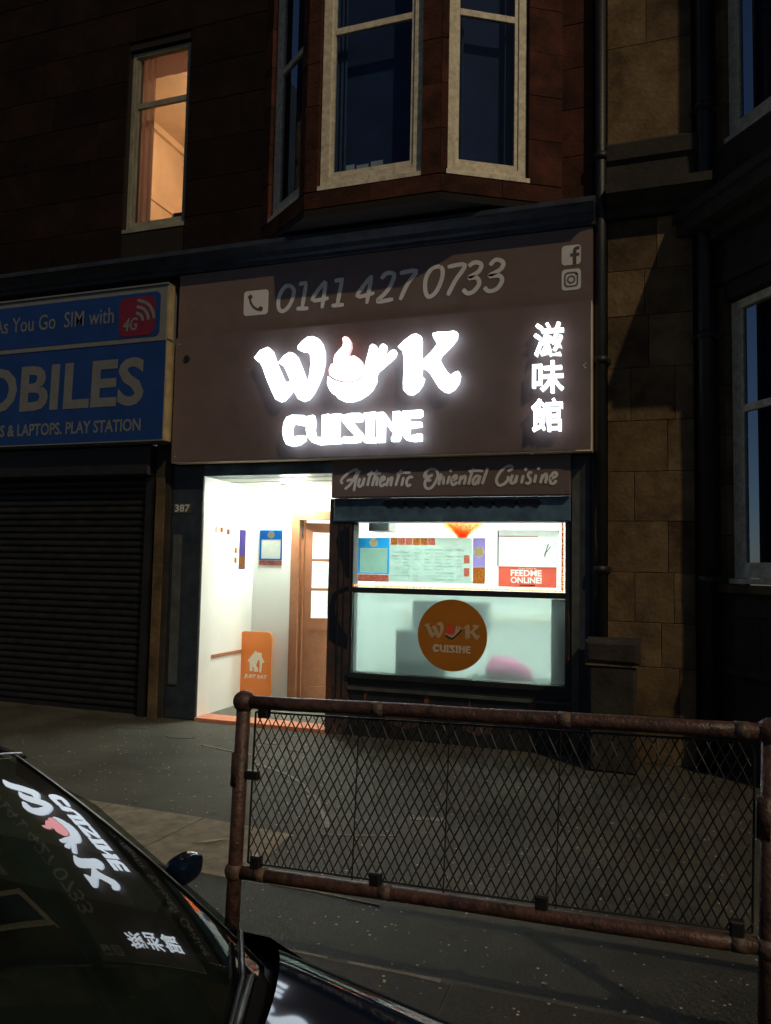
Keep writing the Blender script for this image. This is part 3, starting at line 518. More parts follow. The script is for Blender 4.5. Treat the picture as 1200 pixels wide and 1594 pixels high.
# ================================================================== SHOP FRONT
front = thing('shopfront', (-2.7, F, 0), 'dark painted takeaway shopfront with open lobby and frosted window', 'shopfront')
pl = MB().cbox(-4.848, -4.47, F-.01, F+.25, 0, 2.63, .01).build('pilaster', 'dark_timber', front)
MB().box(-4.80, -4.70, F-.028, F-.0125, .35, 1.9).build('moulding', 'grey_timber', pl)
pr = MB().cbox(-.712, -.545, F-.02, F+.25, 0, 2.63, .01).build('pilaster', 'dark_timber', front)
MB().box(-.705, -.640, F-.032, F-.0225, .03, 2.50).build('moulding', 'grey_timber', pr)
MB().box(-.543, -.418, F+.0, F+.30, 0, 4.62).build('side_return', 'black_timber', front)
MB().box(-4.468, -2.985, F+.0, F+.25, 2.515, 2.63).build('lintel', 'navy_timber', front)
MB().box(-4.848, -.548, F+.02, F+.25, 2.634, 4.62).build('fascia_backing', 'mortar', front)
mu = MB().box(-3.03, -2.80, F-.005, F+.20, 0, 2.262).build('mullion', 'mural', front)
for s_ in MURAL_SHAPES: MB().prism(s_, F-.0085, F-.006).build('painted_swirl', 'mural_navy', mu)
for x in (-2.93, -2.87): MB().box(x, x+.012, F-.012, F-.0095, .1, 2.2).build('beading', 'black_timber', mu)
MB().prism([(-3.02,.62),(-2.98,.60),(-2.97,.32),(-2.995,.15),(-3.02,.3)], F-.0085, F-.0055).build('painted_flame', 'mural_orange', mu)
# window: head box, frame, transom, stall riser
hb = MB().cbox(-2.985, -.714, F-.03, F+.2, 2.035, 2.262, .012).build('shutter_box', 'navy_timber', front)
for i in range(7):
    x = -2.35+i*.21; MB().prism([(x-.13,2.20),(x-.06,2.16),(x,2.18),(x+.08,2.155),(x+.12,2.20),(x+.09,2.235),(x-.1,2.24)], F-.0335, F-.0305).build('painted_cloud', 'mural_navy', hb)
MB().box(-2.797, -2.778, F+.0, F+.12, .60, 2.03).build('window_frame', 'black_timber', front)
wr = MB().box(-.765, -.716, F-.01, F+.12, .57, 2.03).build('window_frame', 'black_timber', front)
MB().prism([(-.742,1.30),(-.722,1.18),(-.717,1.0),(-.726,.82),(-.745,.72),(-.735,.85),(-.729,1.0),(-.734,1.15)], F-.0135, F-.0105).build('painted_crescent', 'mural_orange', wr)
MB().box(-2.776, -.767, F+.02, F+.10, 1.352, 1.405).build('transom', 'black_timber', front)
MB().box(-2.797, -.716, F-.04, F+.12, .55, .598).build('window_sill', 'black_timber', front)
sr = MB().box(-2.797, -.716, F+.01, F+.2, 0, .548).build('stall_riser', 'black_timber', front)
MB().box(-2.797, -.716, F-.025, F+.008, .435, .462).build('riser_rail', 'grey_timber', sr)
for x in (-2.62, -2.02, -1.62, -1.05):
    k_ = random.uniform(.4, 1.); j_ = lambda: random.uniform(-.012, .012)
    MB().prism([(x-.035*k_+j_(),.455),(x+.035*k_,.458),(x+.028*k_+j_(),.42),(x+.018*k_+j_(),.36),(x+.026*k_+j_(),.30-.1*k_),(x-.01+j_(),.27-.1*k_),(x-.026*k_+j_(),.34),(x-.022*k_+j_(),.40)], F+.0045, F+.0085).build('painted_drip', 'mural_orange', sr)
for x in (-2.42, -1.72):
    MB().prism([(x,.2),(x+.1,.26),(x+.22,.23),(x+.3,.28),(x+.34,.14),(x+.2,.1),(x+.08,.13)], F+.0045, F+.0085).build('painted_flower', 'mural', sr)
MB().box(-2.777, -.766, F+.055, F+.061, 1.407, 2.03).build('upper_pane', 'clear', front)
MB().box(-2.777, -.766, F+.055, F+.061, .60, 1.35).build('frosted_pane', 'frost', front)
# lobby
lob = MB(); lob.box(-4.60, -4.492, F+.252, 8.20, 0, 2.55); lob.build('lobby_wall', 'white_wall', front)
MB().box(-4.491, -4.468, F+.02, F+.252, 0, 2.512).build('lobby_wall', 'white_wall', front)
MB().box(-4.490, -4.480, F+.26, 8.19, .60, .635).build('dado_strip', 'brown_door', front)
bk = MB(); bk.box(-4.60, -4.0, 8.20, 8.30, 0, 2.60); bk.box(-4.0, -3.02, 8.20, 8.30, 2.225, 2.60); bk.build('lobby_wall', 'white_wall', front)
MB().box(-3.02, -2.96, F+.202, 8.20, 0, 2.55).build('lobby_wall', 'white_wall', front)
MB().box(-4.49, -3.02, F+.252, 8.20, 2.512, 2.60).build('lobby_ceiling', 'ceiling', front)
MB().box(-4.49, -3.02, 7.62, 7.632, 2.507, 2.5115).build('ceiling_joint', 'grey_timber', front)
MB().box(-4.466, -3.032, F-.03, F+.22, .0, .035).build('door_sill', 'terracotta', front)
MB().box(-4.49, -3.02, F+.222, 8.20, 0, .022).build('lobby_floor', 'mat_floor', front)
# shop room behind
rm = MB()
rm.box(-4.3, -.3, 11.0, 11.1, 0, 2.9); rm.box(-.40, -.30, F+.26, 11.0, 0, 2.9); rm.box(-4.4, -4.3, 8.31, 11.0, 0, 2.9); rm.build('shop_wall', 'white_wall', front)
MB().box(-4.3, -.4, F+.26, 11.0, 2.85, 2.9).build('shop_ceiling', 'ceiling', front)
MB().box(-4.3, -.4, F+.26, 11.0, -.01, .012).build('shop_floor', 'tile', front)
for i, (x0, x1, y0, y1) in enumerate(((-2.7, -.9, 7.75, 7.90), (-2.7, -.9, 9.2, 9.35), (-4.0, -3.3, 9.0, 9.15))):
    lt = thing('strip_light', ((x0+x1)/2, (y0+y1)/2, 2.85), ['white strip light on the shop ceiling nearest the window', 'white strip light on the shop ceiling behind the counter', 'short white strip light inside the shop door'][i], 'light', 'shop strip lights')
    MB().box(x0-.03, x1+.03, y0-.02, y1+.02, 2.81, 2.848).build('casing', 'white_wall', lt); MB().box(x0, x1, y0, y1, 2.79, 2.808).build('tube', 'tube', lt)
# open brown door
dr = thing('shop_door', (-3.79, 8.25, 0), 'brown glazed inner door standing ajar at the back of the lobby', 'door')
fr = MB(); fr.box(-3.998, -3.90, 8.185, 8.31, .022, 2.222); fr.box(-3.90, -3.022, 8.185, 8.31, 2.13, 2.222); fr.box(-3.898, -3.862, 8.235, 8.31, .022, 2.128); fr.build('frame', 'brown_door', dr)
HA, HB = (-3.858, 8.27), (-3.858+.80*math.cos(math.radians(24)), 8.27+.80*math.sin(math.radians(24)))
lf = MB(); d0, d1 = -.04, 0.
for u0, u1, z0, z1 in ((0,.085,.04,2.10),(.70,.785,.04,2.10),(.085,.70,1.99,2.10),(.085,.70,.86,1.0),(.085,.70,.04,.22)): lf.facet(HA, HB, u0, u1, d0, d1, z0, z1)
lfo = lf.build('leaf', 'brown_door', dr)
MB().facet(HA, HB, .085, .70, d0+.012, d1-.012, .22, .86).build('panel', 'brown_door', lfo)
gb = MB()
gb.facet(HA, HB, .375, .41, d0+.004, d1-.004, 1.0, 1.99); gb.facet(HA, HB, .085, .375, d0+.006, d1-.006, 1.315, 1.345); gb.facet(HA, HB, .41, .70, d0+.006, d1-.006, 1.315, 1.345); gb.facet(HA, HB, .085, .375, d0+.006, d1-.006, 1.655, 1.685); gb.facet(HA, HB, .41, .70, d0+.006, d1-.006, 1.655, 1.685)
gb.build('glazing_bar', 'brown_door', lfo)
for a, b in ((1.0,1.315),(1.345,1.655),(1.685,1.99)):
    for u0, u1 in ((.085,.375),(.41,.70)): MB().facet(HA, HB, u0, u1, -.023, -.017, a, b).build('pane', 'clear', lfo)
MB().facet(HA, HB, .70, .76, .002, .03, 1.02, 1.16).build('handle', 'trim', lfo)
MB().tube([(-3.875,8.225,1.93),(-3.875,8.225,2.08)], .012, 8).build('hinge', 'blackmetal', dr)
cl = thing('ceiling_lamp', (-3.87, 7.98, 2.51), 'round white flush lamp glowing on the lobby ceiling', 'lamp')
MB().tube([(-3.87,7.98,2.511),(-3.87,7.98,2.490)], .165, 28).build('base', 'white_wall', cl); MB().tube([(-3.87,7.98,2.489),(-3.87,7.98,2.452),(-3.87,7.98,2.436)], [.160,.157,.12], 28).build('diffuser', 'lamp', cl)
# orange board sign in the lobby
jb = thing('board_sign', (-4.31, 8.0, .022), 'orange rounded JUST EAT board standing in the lobby', 'sign')
MB().prism(rrect(-4.515, -4.107, .10, .842, .06), 7.985, 8.01).build('board', 'orange', jb)
MB().prism(HOUSE_MARK, 7.980, 7.9845).build('house_mark', 'cream_solid', jb)
text(MB(), 'JUST EAT', -4.445, -4.150, .310, .362, 7.981, .045, .12).build('lettering', 'cream_solid', jb)
MB().tube([(-4.31,8.0,.023),(-4.31,8.0,.06),(-4.31,8.0,.099)], [.19,.17,.03], 20).build('base', 'plastic', jb)
# posters in the lobby
def patch(o, x0, x1, z0, z1, y, m, name='print'): return MB().box(x0, x1, y-.0025, y-.0005, z0, z1).build(name, m, o)
def sheet(name, x0, x1, z0, z1, y, m, label, cat='poster', group=None, th=.004):
    o = thing(name, ((x0+x1)/2, y, z0), label, cat, group); MB().box(x0, x1, y-th, y, z0, z1).build('sheet', 'white_paper', o)
    if m == 'tint': patch(o, x0+.002, x1-.002, z0+.002, z1-.002, y-th, m, 'ground_tint')
    return o
rect = lambda a, b, c, d: [(a, c), (b, c), (b, d), (a, d)]
def border(o, X0, X1, Z0, Z1, x0, x1, z0, z1, y, m):
    for a, b, c, d in ((X0, x0, Z0, Z1), (x1, X1, Z0, Z1), (x0, x1, Z0, z0), (x0, x1, z1, Z1)): patch(o, a, b, c, d, y, m, 'border')
p = sheet('menu_poster', -4.41, -4.115, 1.60, 2.01, 8.196, 'blue_poster', 'blue bordered menu poster on the white back wall of the lobby')
border(p, -4.41, -4.115, 1.66, 2.01, -4.385, -4.135, 1.675, 1.90, 8.192, 'blue_poster'); patch(p, -4.41, -4.115, 1.60, 1.655, 8.192, 'food_pink')
MB().prism(circle(-4.262, 1.955, .045, 20), 8.1885, 8.1915).build('roundel', 'roundel', p)
p = thing('menu_strip', (-4.488, 7.93, 1.55), 'narrow purple menu strip on the lobby side wall', 'poster')
MB().box(-4.491, -4.487, 7.86, 8.0, 1.55, 2.0).build('sheet', 'purple', p); MB().box(-4.4865, -4.4845, 7.87, 7.99, 1.56, 1.70).build('print', 'food', p)
for i, (y0, y1, z0, z1) in enumerate(((7.30, 7.36, 1.94, 2.0), (7.44, 7.49, 1.95, 2.0), (7.58, 7.64, 1.93, 1.99), (7.76, 7.81, 1.73, 1.79), (7.76, 7.81, 1.62, 1.68))):
    c = MB().box(-4.4915, -4.4885, y0, y1, z0, z1).build('small_picture', 'food')
    tag(c, ['food picture on the lobby side wall nearest the street', 'second food picture from the street on the lobby side wall', 'third food picture from the street on the lobby side wall', 'upper of two tiny food pictures beside the purple strip', 'lower of two tiny food pictures beside the purple strip'][i], 'picture', 'food pictures on the lobby wall')
o = MB().box(-3.90, -3.66, 9.06, 9.07, 1.00, 1.34).build('green_poster', 'green'); tag(o, 'green poster seen through the panes of the brown inner door', 'poster')
o = MB().box(-3.95, -3.70, 10.93, 10.99, 1.45, 1.95).build('blue_notice', 'paper'); tag(o, 'pale notice seen through the upper panes of the inner door', 'poster')

# ---------------------------------------------------------------- things in the shop window
GY = F+.085
p = sheet('menu_poster', -2.757, -2.435, 1.462, 1.885, GY, 'blue_poster', 'blue bordered menu poster at the left of the shop window')
stencil([], -2.757, -2.435, 1.535, 1.885, GY-.0048, 'blue_field', 'blue_poster', p, [rect(-2.735, -2.457, 1.55, 1.785), circle(-2.60, 1.838, .042, 20)]); patch(p, -2.732, -2.460, 1.553, 1.782, GY-.004, 'paper'); patch(p, -2.755, -2.437, 1.464, 1.53, GY-.004, 'food_pink')
MB().prism(circle(-2.60, 1.838, .040, 20), GY-.0065, GY-.0045).build('roundel', 'roundel', p)
p = sheet('menu_sheet', -2.428, -1.622, 1.465, 1.89, GY, 'paper', 'wide pale menu sheet with food pictures along its top edge in the window')
stencil([], -2.427, -1.623, 1.467, 1.888, GY-.0048, 'menu_field', 'paper', p, [rect(-2.424, -1.976, 1.82, 1.885), rect(-1.70, -1.645, 1.65, 1.73), rect(-1.70, -1.645, 1.53, 1.61)])
for i in range(6): patch(p, -2.424+i*.075, -2.354+i*.075, 1.82, 1.885, GY-.004, ('food', 'food_pink', 'food_pink', 'food', 'food', 'food_pink')[i], 'food_picture')
for cx in range(7):
    for rz in range(10):
        if random.random() < .82: patch(p, -2.40+cx*.105, -2.40+cx*.105+random.uniform(.05, .085), 1.49+rz*.031, 1.503+rz*.031, GY-.0055, 'ruled', 'text_line')
for z in (1.69, 1.57): patch(p, -1.699, -1.646, z-.039, z+.039, GY-.004, 'food_pink', 'food_picture')
p = sheet('menu_strip', -1.616, -1.498, 1.465, 1.89, GY, 'purple', 'purple strip poster at the right end of the menu sheet in the window')
patch(p, -1.613, -1.50, 1.468, 1.62, GY-.004, 'food'); stencil([], -1.615, -1.499, 1.622, 1.889, GY-.0048, 'purple_field', 'purple', p, [circle(-1.557, 1.76, .050, 20)]); MB().prism(circle(-1.557, 1.76, .048, 20), GY-.0065, GY-.0045).build('roundel', 'roundel', p)
p = sheet('menu_holder', -1.385, -.835, 1.64, 1.965, GY+.02, 'white_paper', 'white board above the red online ordering sign in the window', 'board')
patch(p, -1.38, -1.02, 1.905, 1.912, GY+.016, 'red_print', 'rule'); patch(p, -1.39, -1.378, 1.63, 1.96, GY+.013, 'plaque', 'edge')
sc_ = MB(); sc_.stroke([(-.925,1.84),(-.945,1.78),(-.96,1.72)], .008, GY+.010, GY+.013); sc_.stroke([(-.905,1.82),(-.94,1.77),(-.965,1.745)], .006, GY+.010, GY+.0125); sc_.build('pen_mark', 'black_print', p)
p = sheet('online_order_sign', -1.375, -.850, 1.447, 1.632, GY, 'red_sign', 'red FEEDME ONLINE sign in the corner of the shop window', 'sign')
stencil([('FEEDME', -1.262, -.982, 1.546, 1.602, .03), ('ONLINE!', -1.262, -.982, 1.482, 1.538, .03), ('Order Online At', -1.19, -1.03, 1.609, 1.623, 0.)], -1.375, -.850, 1.447, 1.632, GY-.0055, 'red_field', 'red_sign', p)
for i in range(9): patch(p, -1.18+i*.016, -1.168+i*.016, 1.458, 1.470, GY-.0065, 'black_print', 'small_print')
# round sticker
stk = thing('round_sticker', (-1.797, F+.05, .65), 'round ochre sticker with the shop logo on the frosted glass', 'sticker')
MB().prism(circle(-1.797, .985, .331, 56), F+.0500, F+.0535).build('disc', 'sticker', stk)
def logo_at(x, z): return (-1.797+(x+2.72)*.252-.005, .985+(z-3.31)*.235)
for g in LOGO_W: MB().prism([logo_at(*q) for q in g], F+.0475, F+.0495).build('letter', 'sticker_print', stk)
MB().prism([logo_at(*q) for q in LOGO_K], F+.0475, F+.0495).build('letter', 'sticker_print', stk)
MB().prism([logo_at(*q) for q in LOGO_WOK], F+.0478, F+.0495).build('wok', 'sticker_print', stk)
MB().prism([logo_at(*q) for q in LOGO_FLAME], F+.0472, F+.0494).build('flame', 'red_print', stk)
MB().stroke([(-1.86,.985),(-1.80,.955),(-1.755,.985),(-1.70,1.045)], .016, F+.0465, F+.0475).build('wok_edge', 'black_print', stk)
for g in CUISINE: MB().prism([(-1.797+(x+2.72)*.255, .865+(z-2.92)*.24) for x, z in g], F+.0475, F+.0495).build('letter', 'cream_print', stk)
# fairy lights along the transom and up the right side
fl = thing('fairy_lights', (-.80, F+.05, 1.42), 'string of orange fairy lights along the window transom and up its right side', 'lights')
path = [(-2.77+.0205*i, 1.418) for i in range(97)]+[(-.785, 1.43+.0205*i) for i in range(29)]
MB().tube([(x, F+.046, z) for x, z in path], .004, 5).build('cable', 'black_print', fl)
bm_ = MB()
for i, (x, z) in enumerate(path): bm_.ball((x+random.uniform(-.003,.003), F+.038+random.uniform(-.004,.004), z+random.uniform(-.004,.006)), .0085, 6, 4)
stuff(bm_.build('bulbs', 'fairy', fl))
MB().box(-.806, -.795, F+.066, F+.10, 1.41, 2.03).build('window_channel', 'grey_timber', front)
# things behind the frosted glass and in the shop
o = MB().cbox(-2.45, -2.02, F+.36, F+.75, .012, .98, .01).build('counter_box', 'greybox'); tag(o, 'dark grey box shape blurred behind the frosted glass at left', 'box')
o = MB().tube([(-1.35,F+.52,.55),(-1.35,F+.52,.60),(-1.32,F+.52,.70),(-1.30,F+.52,.74)], [.22,.24,.2,.06], 12).build('pink_bag', 'pink', None, True); tag(o, 'pink bag shape blurred low behind the frosted glass', 'bag')
o = MB().cbox(-2.36, -1.62, F+.62, F+.95, .95, 1.27, .01).build('stacked_boxes', 'greybox'); tag(o, 'dim stacked box shape blurred behind the upper left of the frosted glass', 'box')
o = MB().cbox(-1.75, -.95, F+.27, F+.78, .012, .548, .01).build('low_counter', 'greybox'); tag(o, 'low grey counter under the pink bag behind the frosted glass', 'counter')
o = MB().box(-.905, -.45, F+.16, F+.18, .02, 1.345).build('dark_screen', 'teal'); tag(o, 'dark teal screen behind the right end of the frosted glass', 'screen')
cn = thing('shop_counter', (-1.8, 9.6, 0), 'white serving counter inside the bright shop', 'counter')
MB().box(-3.0, -.42, 9.4, 9.9, .012, 1.0).build('body', 'white_wall', cn); MB().box(-3.05, -.41, 9.35, 9.95, 1.002, 1.04).build('top', 'trim', cn)
o = MB().cbox(-2.74, -2.52, F+.30, F+.55, 1.96, 2.5, .01).build('grey_unit', 'plaque'); tag(o, 'grey metal unit hanging above the blue poster inside the window', 'unit')
rg = thing('red_ornament', (-1.78, F+.42, 1.93), 'red and orange paper ornament hanging at the top of the window', 'ornament')
for i in range(9):
    a = -1.2+.3*i; MB().stroke([(-1.80,1.90),(-1.80+.10*math.sin(a),1.97+.05*math.cos(a)),(-1.80+.20*math.sin(a),2.02+.10*math.cos(a))], .045, F+.40+.006*i, F+.404+.006*i).build('petal', 'red_orn', rg)
MB().tube([(-1.80,F+.42,2.1),(-1.80,F+.42,2.84)], .004, 5).build('cord', 'red_orn', rg)

# ================================================================== FASCIA SIGNS
sg = thing('fascia_sign', (-2.64, 6.85, 2.635), 'brown takeaway fascia sign with glowing white logo and Chinese characters', 'sign')
MB().box(-4.745, -.535, 6.852, F-.05, 2.645, 3.945).build('panel', 'brown', sg)
et = MB(); et.box(-.533, -.522, 6.848, F-.06, 2.632, 3.948); et.box(-.66, -.533, 6.848, F-.06, 2.632, 2.643); et.box(-4.745, -.66, 6.858, F-.06, 2.634, 2.643); et.build('edge_trim', 'trim', sg)
MB().box(-4.745, -.522, 6.885, F-.05, 3.950, 4.630).build('upper_panel', 'brown', sg)
YF = 6.755
def lit_letter(pts, name='letter', m='letters'):
    o = MB().prism(pts, YF, YF+.010).build(name, m, sg); MB().prism(pts, YF+.0105, YF+.06).build('return', 'halo' if m == 'letters' else 'halo_red', o); return o
for g in LOGO_W: lit_letter(g)
lit_letter(LOGO_K); lit_letter(LOGO_WOK, 'wok'); lit_letter(LOGO_FLAME, 'flame', 'flame')
for g in CUISINE: lit_letter(g)
for ch, x0, x1, z0, z1 in (('滋', -1.012, -.752, 3.462, 3.760), ('味', -1.022, -.752, 3.138, 3.420), ('館', -1.030, -.762, 2.800, 3.090)):
    o = text(MB(), ch, x0, x1, z0, z1, YF+.0, .012, 0, 0, .010).build('character', 'letters', sg); text(MB(), ch, x0, x1, z0, z1, YF+.0105, .012, 0, 0, .045).build('return', 'halo_soft', o)
dg = MB()
for i, s_ in enumerate(PHONE_DIGITS): dg.stroke(s_, .040, 6.8815-.0001*i, 6.8845)
dg.build('phone_number', 'print_grey', sg)
ic = MB().prism(rrect(-3.972, -3.694, 4.125, 4.382, .035), 6.8815, 6.8845).build('phone_badge', 'print_grey', sg)
MB().stroke([(-3.895,4.325),(-3.895,4.27),(-3.855,4.21),(-3.80,4.178),(-3.765,4.185)], .022, 6.879, 6.881).build('handset', 'print_dark', ic)
for e_ in ([(-3.91,4.335),(-3.885,4.30)], [(-3.80,4.195),(-3.755,4.175)]): MB().stroke(e_, .045, 6.8785, 6.881).build('handset_end', 'print_dark', ic)
ic = MB().prism(rrect(-.788, -.622, 4.300, 4.478, .03), 6.8815, 6.8845).build('letter_f_badge', 'print_grey', sg)
fm = MB(); fm.prism([(-.690,4.300),(-.660,4.300),(-.660,4.375),(-.636,4.375),(-.632,4.402),(-.660,4.402),(-.660,4.424),(-.648,4.434),(-.632,4.434),(-.632,4.462),(-.660,4.462),(-.684,4.448),(-.690,4.425),(-.690,4.402),(-.712,4.402),(-.712,4.375),(-.690,4.375)], 6.879, 6.881); fm.build('letter', 'print_dark', ic)
ic = MB().prism(rrect(-.787, -.621, 4.072, 4.262, .03), 6.8815, 6.8845).build('camera_badge', 'print_grey', sg)
cm = MB(); ring(cm, -.704, 4.167, .024, .036, 6.879, 6.881); cm.prism(circle(-.662, 4.212, .008, 10), 6.879, 6.881)
ro, ri = rrect(-.764, -.644, 4.10, 4.234, .032), rrect(-.752, -.656, 4.112, 4.222, .024); n = len(ro); o_ = len(cm.v)
for q, r_ in zip(ro, ri): cm.v += [(q[0], 6.879, q[1]), (r_[0], 6.879, r_[1])]
for i in range(n): a = o_+2*i; b = o_+2*((i+1) % n); cm.f.append((a, b, b+1, a+1))
cm.build('camera_outline', 'print_dark', ic)
for x, z in ((-4.70, 3.88), (-4.70, 2.70), (-.59, 3.38), (-.575, 3.40), (-.578, 3.36)): MB().ball((x, 6.850, z), .006, 6, 4).build('rivet', 'trim', sg)
tg = thing('tagline_sign', (-1.85, 6.955, 2.262), 'brown Authentic Oriental Cuisine panel under the fascia sign', 'sign')
MB().cbox(-2.983, -.714, 6.955, F+.018, 2.266, 2.628, .008).build('panel', 'brown', tg)
tl = MB()
for i, s_ in enumerate(TAGLINE): tl.stroke(s_, .0255, 6.9515-.00008*i, 6.9545)
tl.build('lettering', 'print_grey', tg)
for x, z in ((-2.95, 2.30), (-2.95, 2.60), (-.75, 2.30), (-.76, 2.59), (-1.85, 2.59)): MB().ball((x, 6.954, z), .006, 6, 4).build('screw', 'blackmetal', tg)
hn = thing('house_number', (-4.70, F-.015, 2.12), 'small metal number plate 387 on the pilaster beside the lobby', 'number plate')
MB().box(-4.815, -4.605, F-.016, F-.0105, 2.128, 2.228).build('plate', 'grey_timber', hn); text(MB(), '387', -4.800, -4.620, 2.140, 2.218, F-.0185, .02).build('lettering', 'print_grey', hn)
o = MB().prism(circle(-4.60, 3.72, .035, 14), 6.838, 6.8515).build('alarm_stub', 'blackmetal'); tag(o, 'small dark round fixing at the left end of the fascia sign', 'fixing')

# ================================================================== LEFT SHOP
bs = thing('blue_shop_sign', (-6.2, 6.75, 2.86), 'blue MOBILES shop sign with red 4G badge', 'sign')
MB().box(-8.0, -4.80, 6.752, 7.0, 2.868, 3.905).build('lower_board', 'blue_sign', bs)
MB().box(-8.0, -4.815, 6.772, 7.0, 3.925, 4.505).build('upper_board', 'sign_white', bs)
MB().prism(rrect(-8.2, -4.895, 3.965, 4.445, .06), 6.768, 6.7705).build('blue_field', 'blue_sign', bs)
bt = MB(); bt.box(-8.0, -4.80, 6.745, 7.0, 3.906, 3.9235); bt.box(-8.0, -4.80, 6.745, 7.0, 2.855, 2.867); bt.box(-8.0, -4.80, 6.755, 7.0, 4.507, 4.525); bt.build('trim', 'sign_white', bs)
sd = MB(); sd.box(-4.799, -4.783, 6.758, 6.90, 2.86, 3.90); sd.box(-4.814, -4.79, 6.775, 6.865, 3.93, 4.50); sd.build('side_return', 'sign_side', bs)
t = MB(); text(t, 'MOBILES', -7.86, -5.045, 3.235, 3.752, 6.7485, .028, .02); t.build('lettering', 'sign_white', bs)
t = MB(); text(t, 'S & LAPTOPS. PLAY STATION', -6.93, -5.065, 2.965, 3.100, 6.7495, .025); t.build('lettering', 'sign_white', bs)
t = MB(); text(t, 'As You Go  SIM with', -7.11, -5.475, 4.150, 4.325, 6.7655, .006); t.build('lettering', 'sign_white', bs)
bd = MB().prism(rrect(-5.405, -4.955, 3.985, 4.405, .08), 6.764, 6.7675).build('badge', 'badge', bs)
text(MB(), '4', -5.35, -5.265, 4.045, 4.185, 6.7615, .02, .15).build('digit', 'sign_white', bd); text(MB(), 'G', -5.262, -5.165, 4.045, 4.185, 6.7615, .02, .15).build('letter', 'sign_white', bd)
for r_ in (.10, .17, .24):
    MB().stroke([(-5.20+r_*math.cos(a)*1.0, 4.13+r_*math.sin(a)) for a in [math.radians(q) for q in (5, 30, 55, 85)]], .035, 6.7605+r_*.002, 6.7635).build('signal_arc', 'sign_white', bd)
sh = thing('roller_shutter', (-6.4, 7.08, 0), 'closed dark steel roller shutter under the blue shop sign', 'shutter')
MB().cbox(-8.4, -5.05, 6.90, 7.3, 2.52, 2.845, .02).build('housing', 'shutter', sh)
MB().box(-5.135, -5.055, 6.98, 7.15, 0, 2.515).build('guide', 'shutter', sh)
MB().box(-8.4, -5.14, 7.20, 7.25, 0, 2.515).build('backing', 'mortar', sh)
slat = None; k = 0
for i in range(33):
    z = .05+i*.0745
    if slat is None:
        m_ = MB(); P = [(0, 0), (-.018, .006), (-.026, .025), (-.024, .048), (-.012, .066), (0, .0735)]
        m_.grid(lambda u, v: (u, 7.10+P[v][0], .05+P[v][1]), [-8.4, -5.137], range(6), True); slat = m_.build('slat', 'shutter', sh, True)
        z0_ = slat.location.z
    else:
        o = slat.copy(); col.objects.link(o); o.location.z = z0_+i*.0745; o.location.y = slat.location.y+random.uniform(-.003, .003)
MB().box(-8.4, -5.137, 7.07, 7.115, .002, .048).build('bottom_bar', 'shutter', sh)

# ================================================================== RIGHT BUILDING
rb = thing('cream_building', (.6, F, 0), 'cream sandstone building with canted bay at the right edge', 'building')
MB().box(-.415, .60, F+.02, F+.3, 0, 10).build('wall', 'mortar', rb)
ashlar(rb, -.408, .305, 0, 1.60, F, .40, .38, 'cream_stone', (), 11); ashlar(rb, -.408, .305, 1.60, 4.72, F, .44, .46, 'cream_stone', (), 12)
ashlar(rb, -.408, .305, 5.42, 9.2, F, .95, .72, 'cream_stone', (), 13)
cornice(rb, -.408, .45, [(7.3,4.72),(6.98,4.72),(6.97,4.80),(6.90,4.86),(6.82,4.88),(6.82,4.96),(6.98,5.0),(6.99,5.20),(6.96,5.24),(6.96,5.38),(7.0,5.415),(7.3,5.415)], 'dark_stone')
RP = [(.50, F), (1.0, 6.36), (2.7, 6.36), (3.2, F)]
for k in range(3):
    A, B = RP[k], RP[k+1]; ln = math.dist(A, B); u0, u1 = (.085, ln-.14) if k != 1 else (.2, ln-.2)
    zz = 0.
    for i in range(10):
        z1 = zz+.42
        if zz > 4.0: break
        if zz >= 1.5: facet_stone(A, B, 0, u0, zz, z1, rb, 'cream_stone'); facet_stone(A, B, u1, ln, zz, z1, rb, 'cream_stone')
        else:
            z1 = min(z1, 1.5)
            for j in range(2): facet_stone(A, B, ln*j/2, ln*(j+1)/2, zz, z1, rb, 'dark_stone')
        zz = z1
        if zz >= 3.98: break
    facet_stone(A, B, u0+.002, u1-.002, 3.88, 4.02, rb, 'dark_stone', .01)
    MB().facet(A, B, -.0, ln, -.2, .05, .80, .86).build('plinth_ledge', 'dark_stone', rb)
    MB().facet(A, B, -.02, ln, -.1, .045, 1.45, 1.515).build('window_ledge', 'cream_stone', rb)
    wnd = sash(rb, A, B, u0+.004, u1-.004, 1.57, 3.87, 2.96, .06, .07)
    MB().facet(A, B, u0+.02, u1-.02, -.32, -.30, 1.52, 3.9).build('curtain', 'blind', wnd)
    zz = 5.2
    for i in range(9):
        facet_stone(A, B, 0, u0, zz, zz+.42, rb, 'cream_stone'); facet_stone(A, B, u1, ln, zz, zz+.42, rb, 'cream_stone'); zz += .42
    wnd = sash(rb, A, B, u0+.004, u1-.004, 5.3, 8.4, 6.9, .06, .07)
    MB().facet(A, B, u0+.02, u1-.02, -.32, -.30, 5.22, 8.4).build('curtain', 'blind', wnd)
def offset_bay(o): return [(RP[0][0]-o*.9, 7.2), (RP[0][0]-o*.9, F-.02), (RP[1][0]-o*.42, RP[1][1]-o), (RP[2][0]+o*.42, RP[2][1]-o), (RP[3][0]+o*.9, F-.02), (RP[3][0]+o*.9, 7.2)]
for z0, z1, of in ((4.025, 4.20, .05), (4.202, 4.40, .02), (4.402, 4.50, .16), (4.502, 4.62, .36), (4.622, 4.70, .40), (4.702, 5.19, .06)):
    MB().slab(offset_bay(of), z0, z1).build('bay_entablature', 'dark_stone', rb)
MB().slab(offset_bay(.02), 8.9, 9.2).build('bay_roof', 'dark_stone', rb)
MB().box(3.25, 12, F, F+.3, 0, 10).build('wall', 'cream_stone', rb)
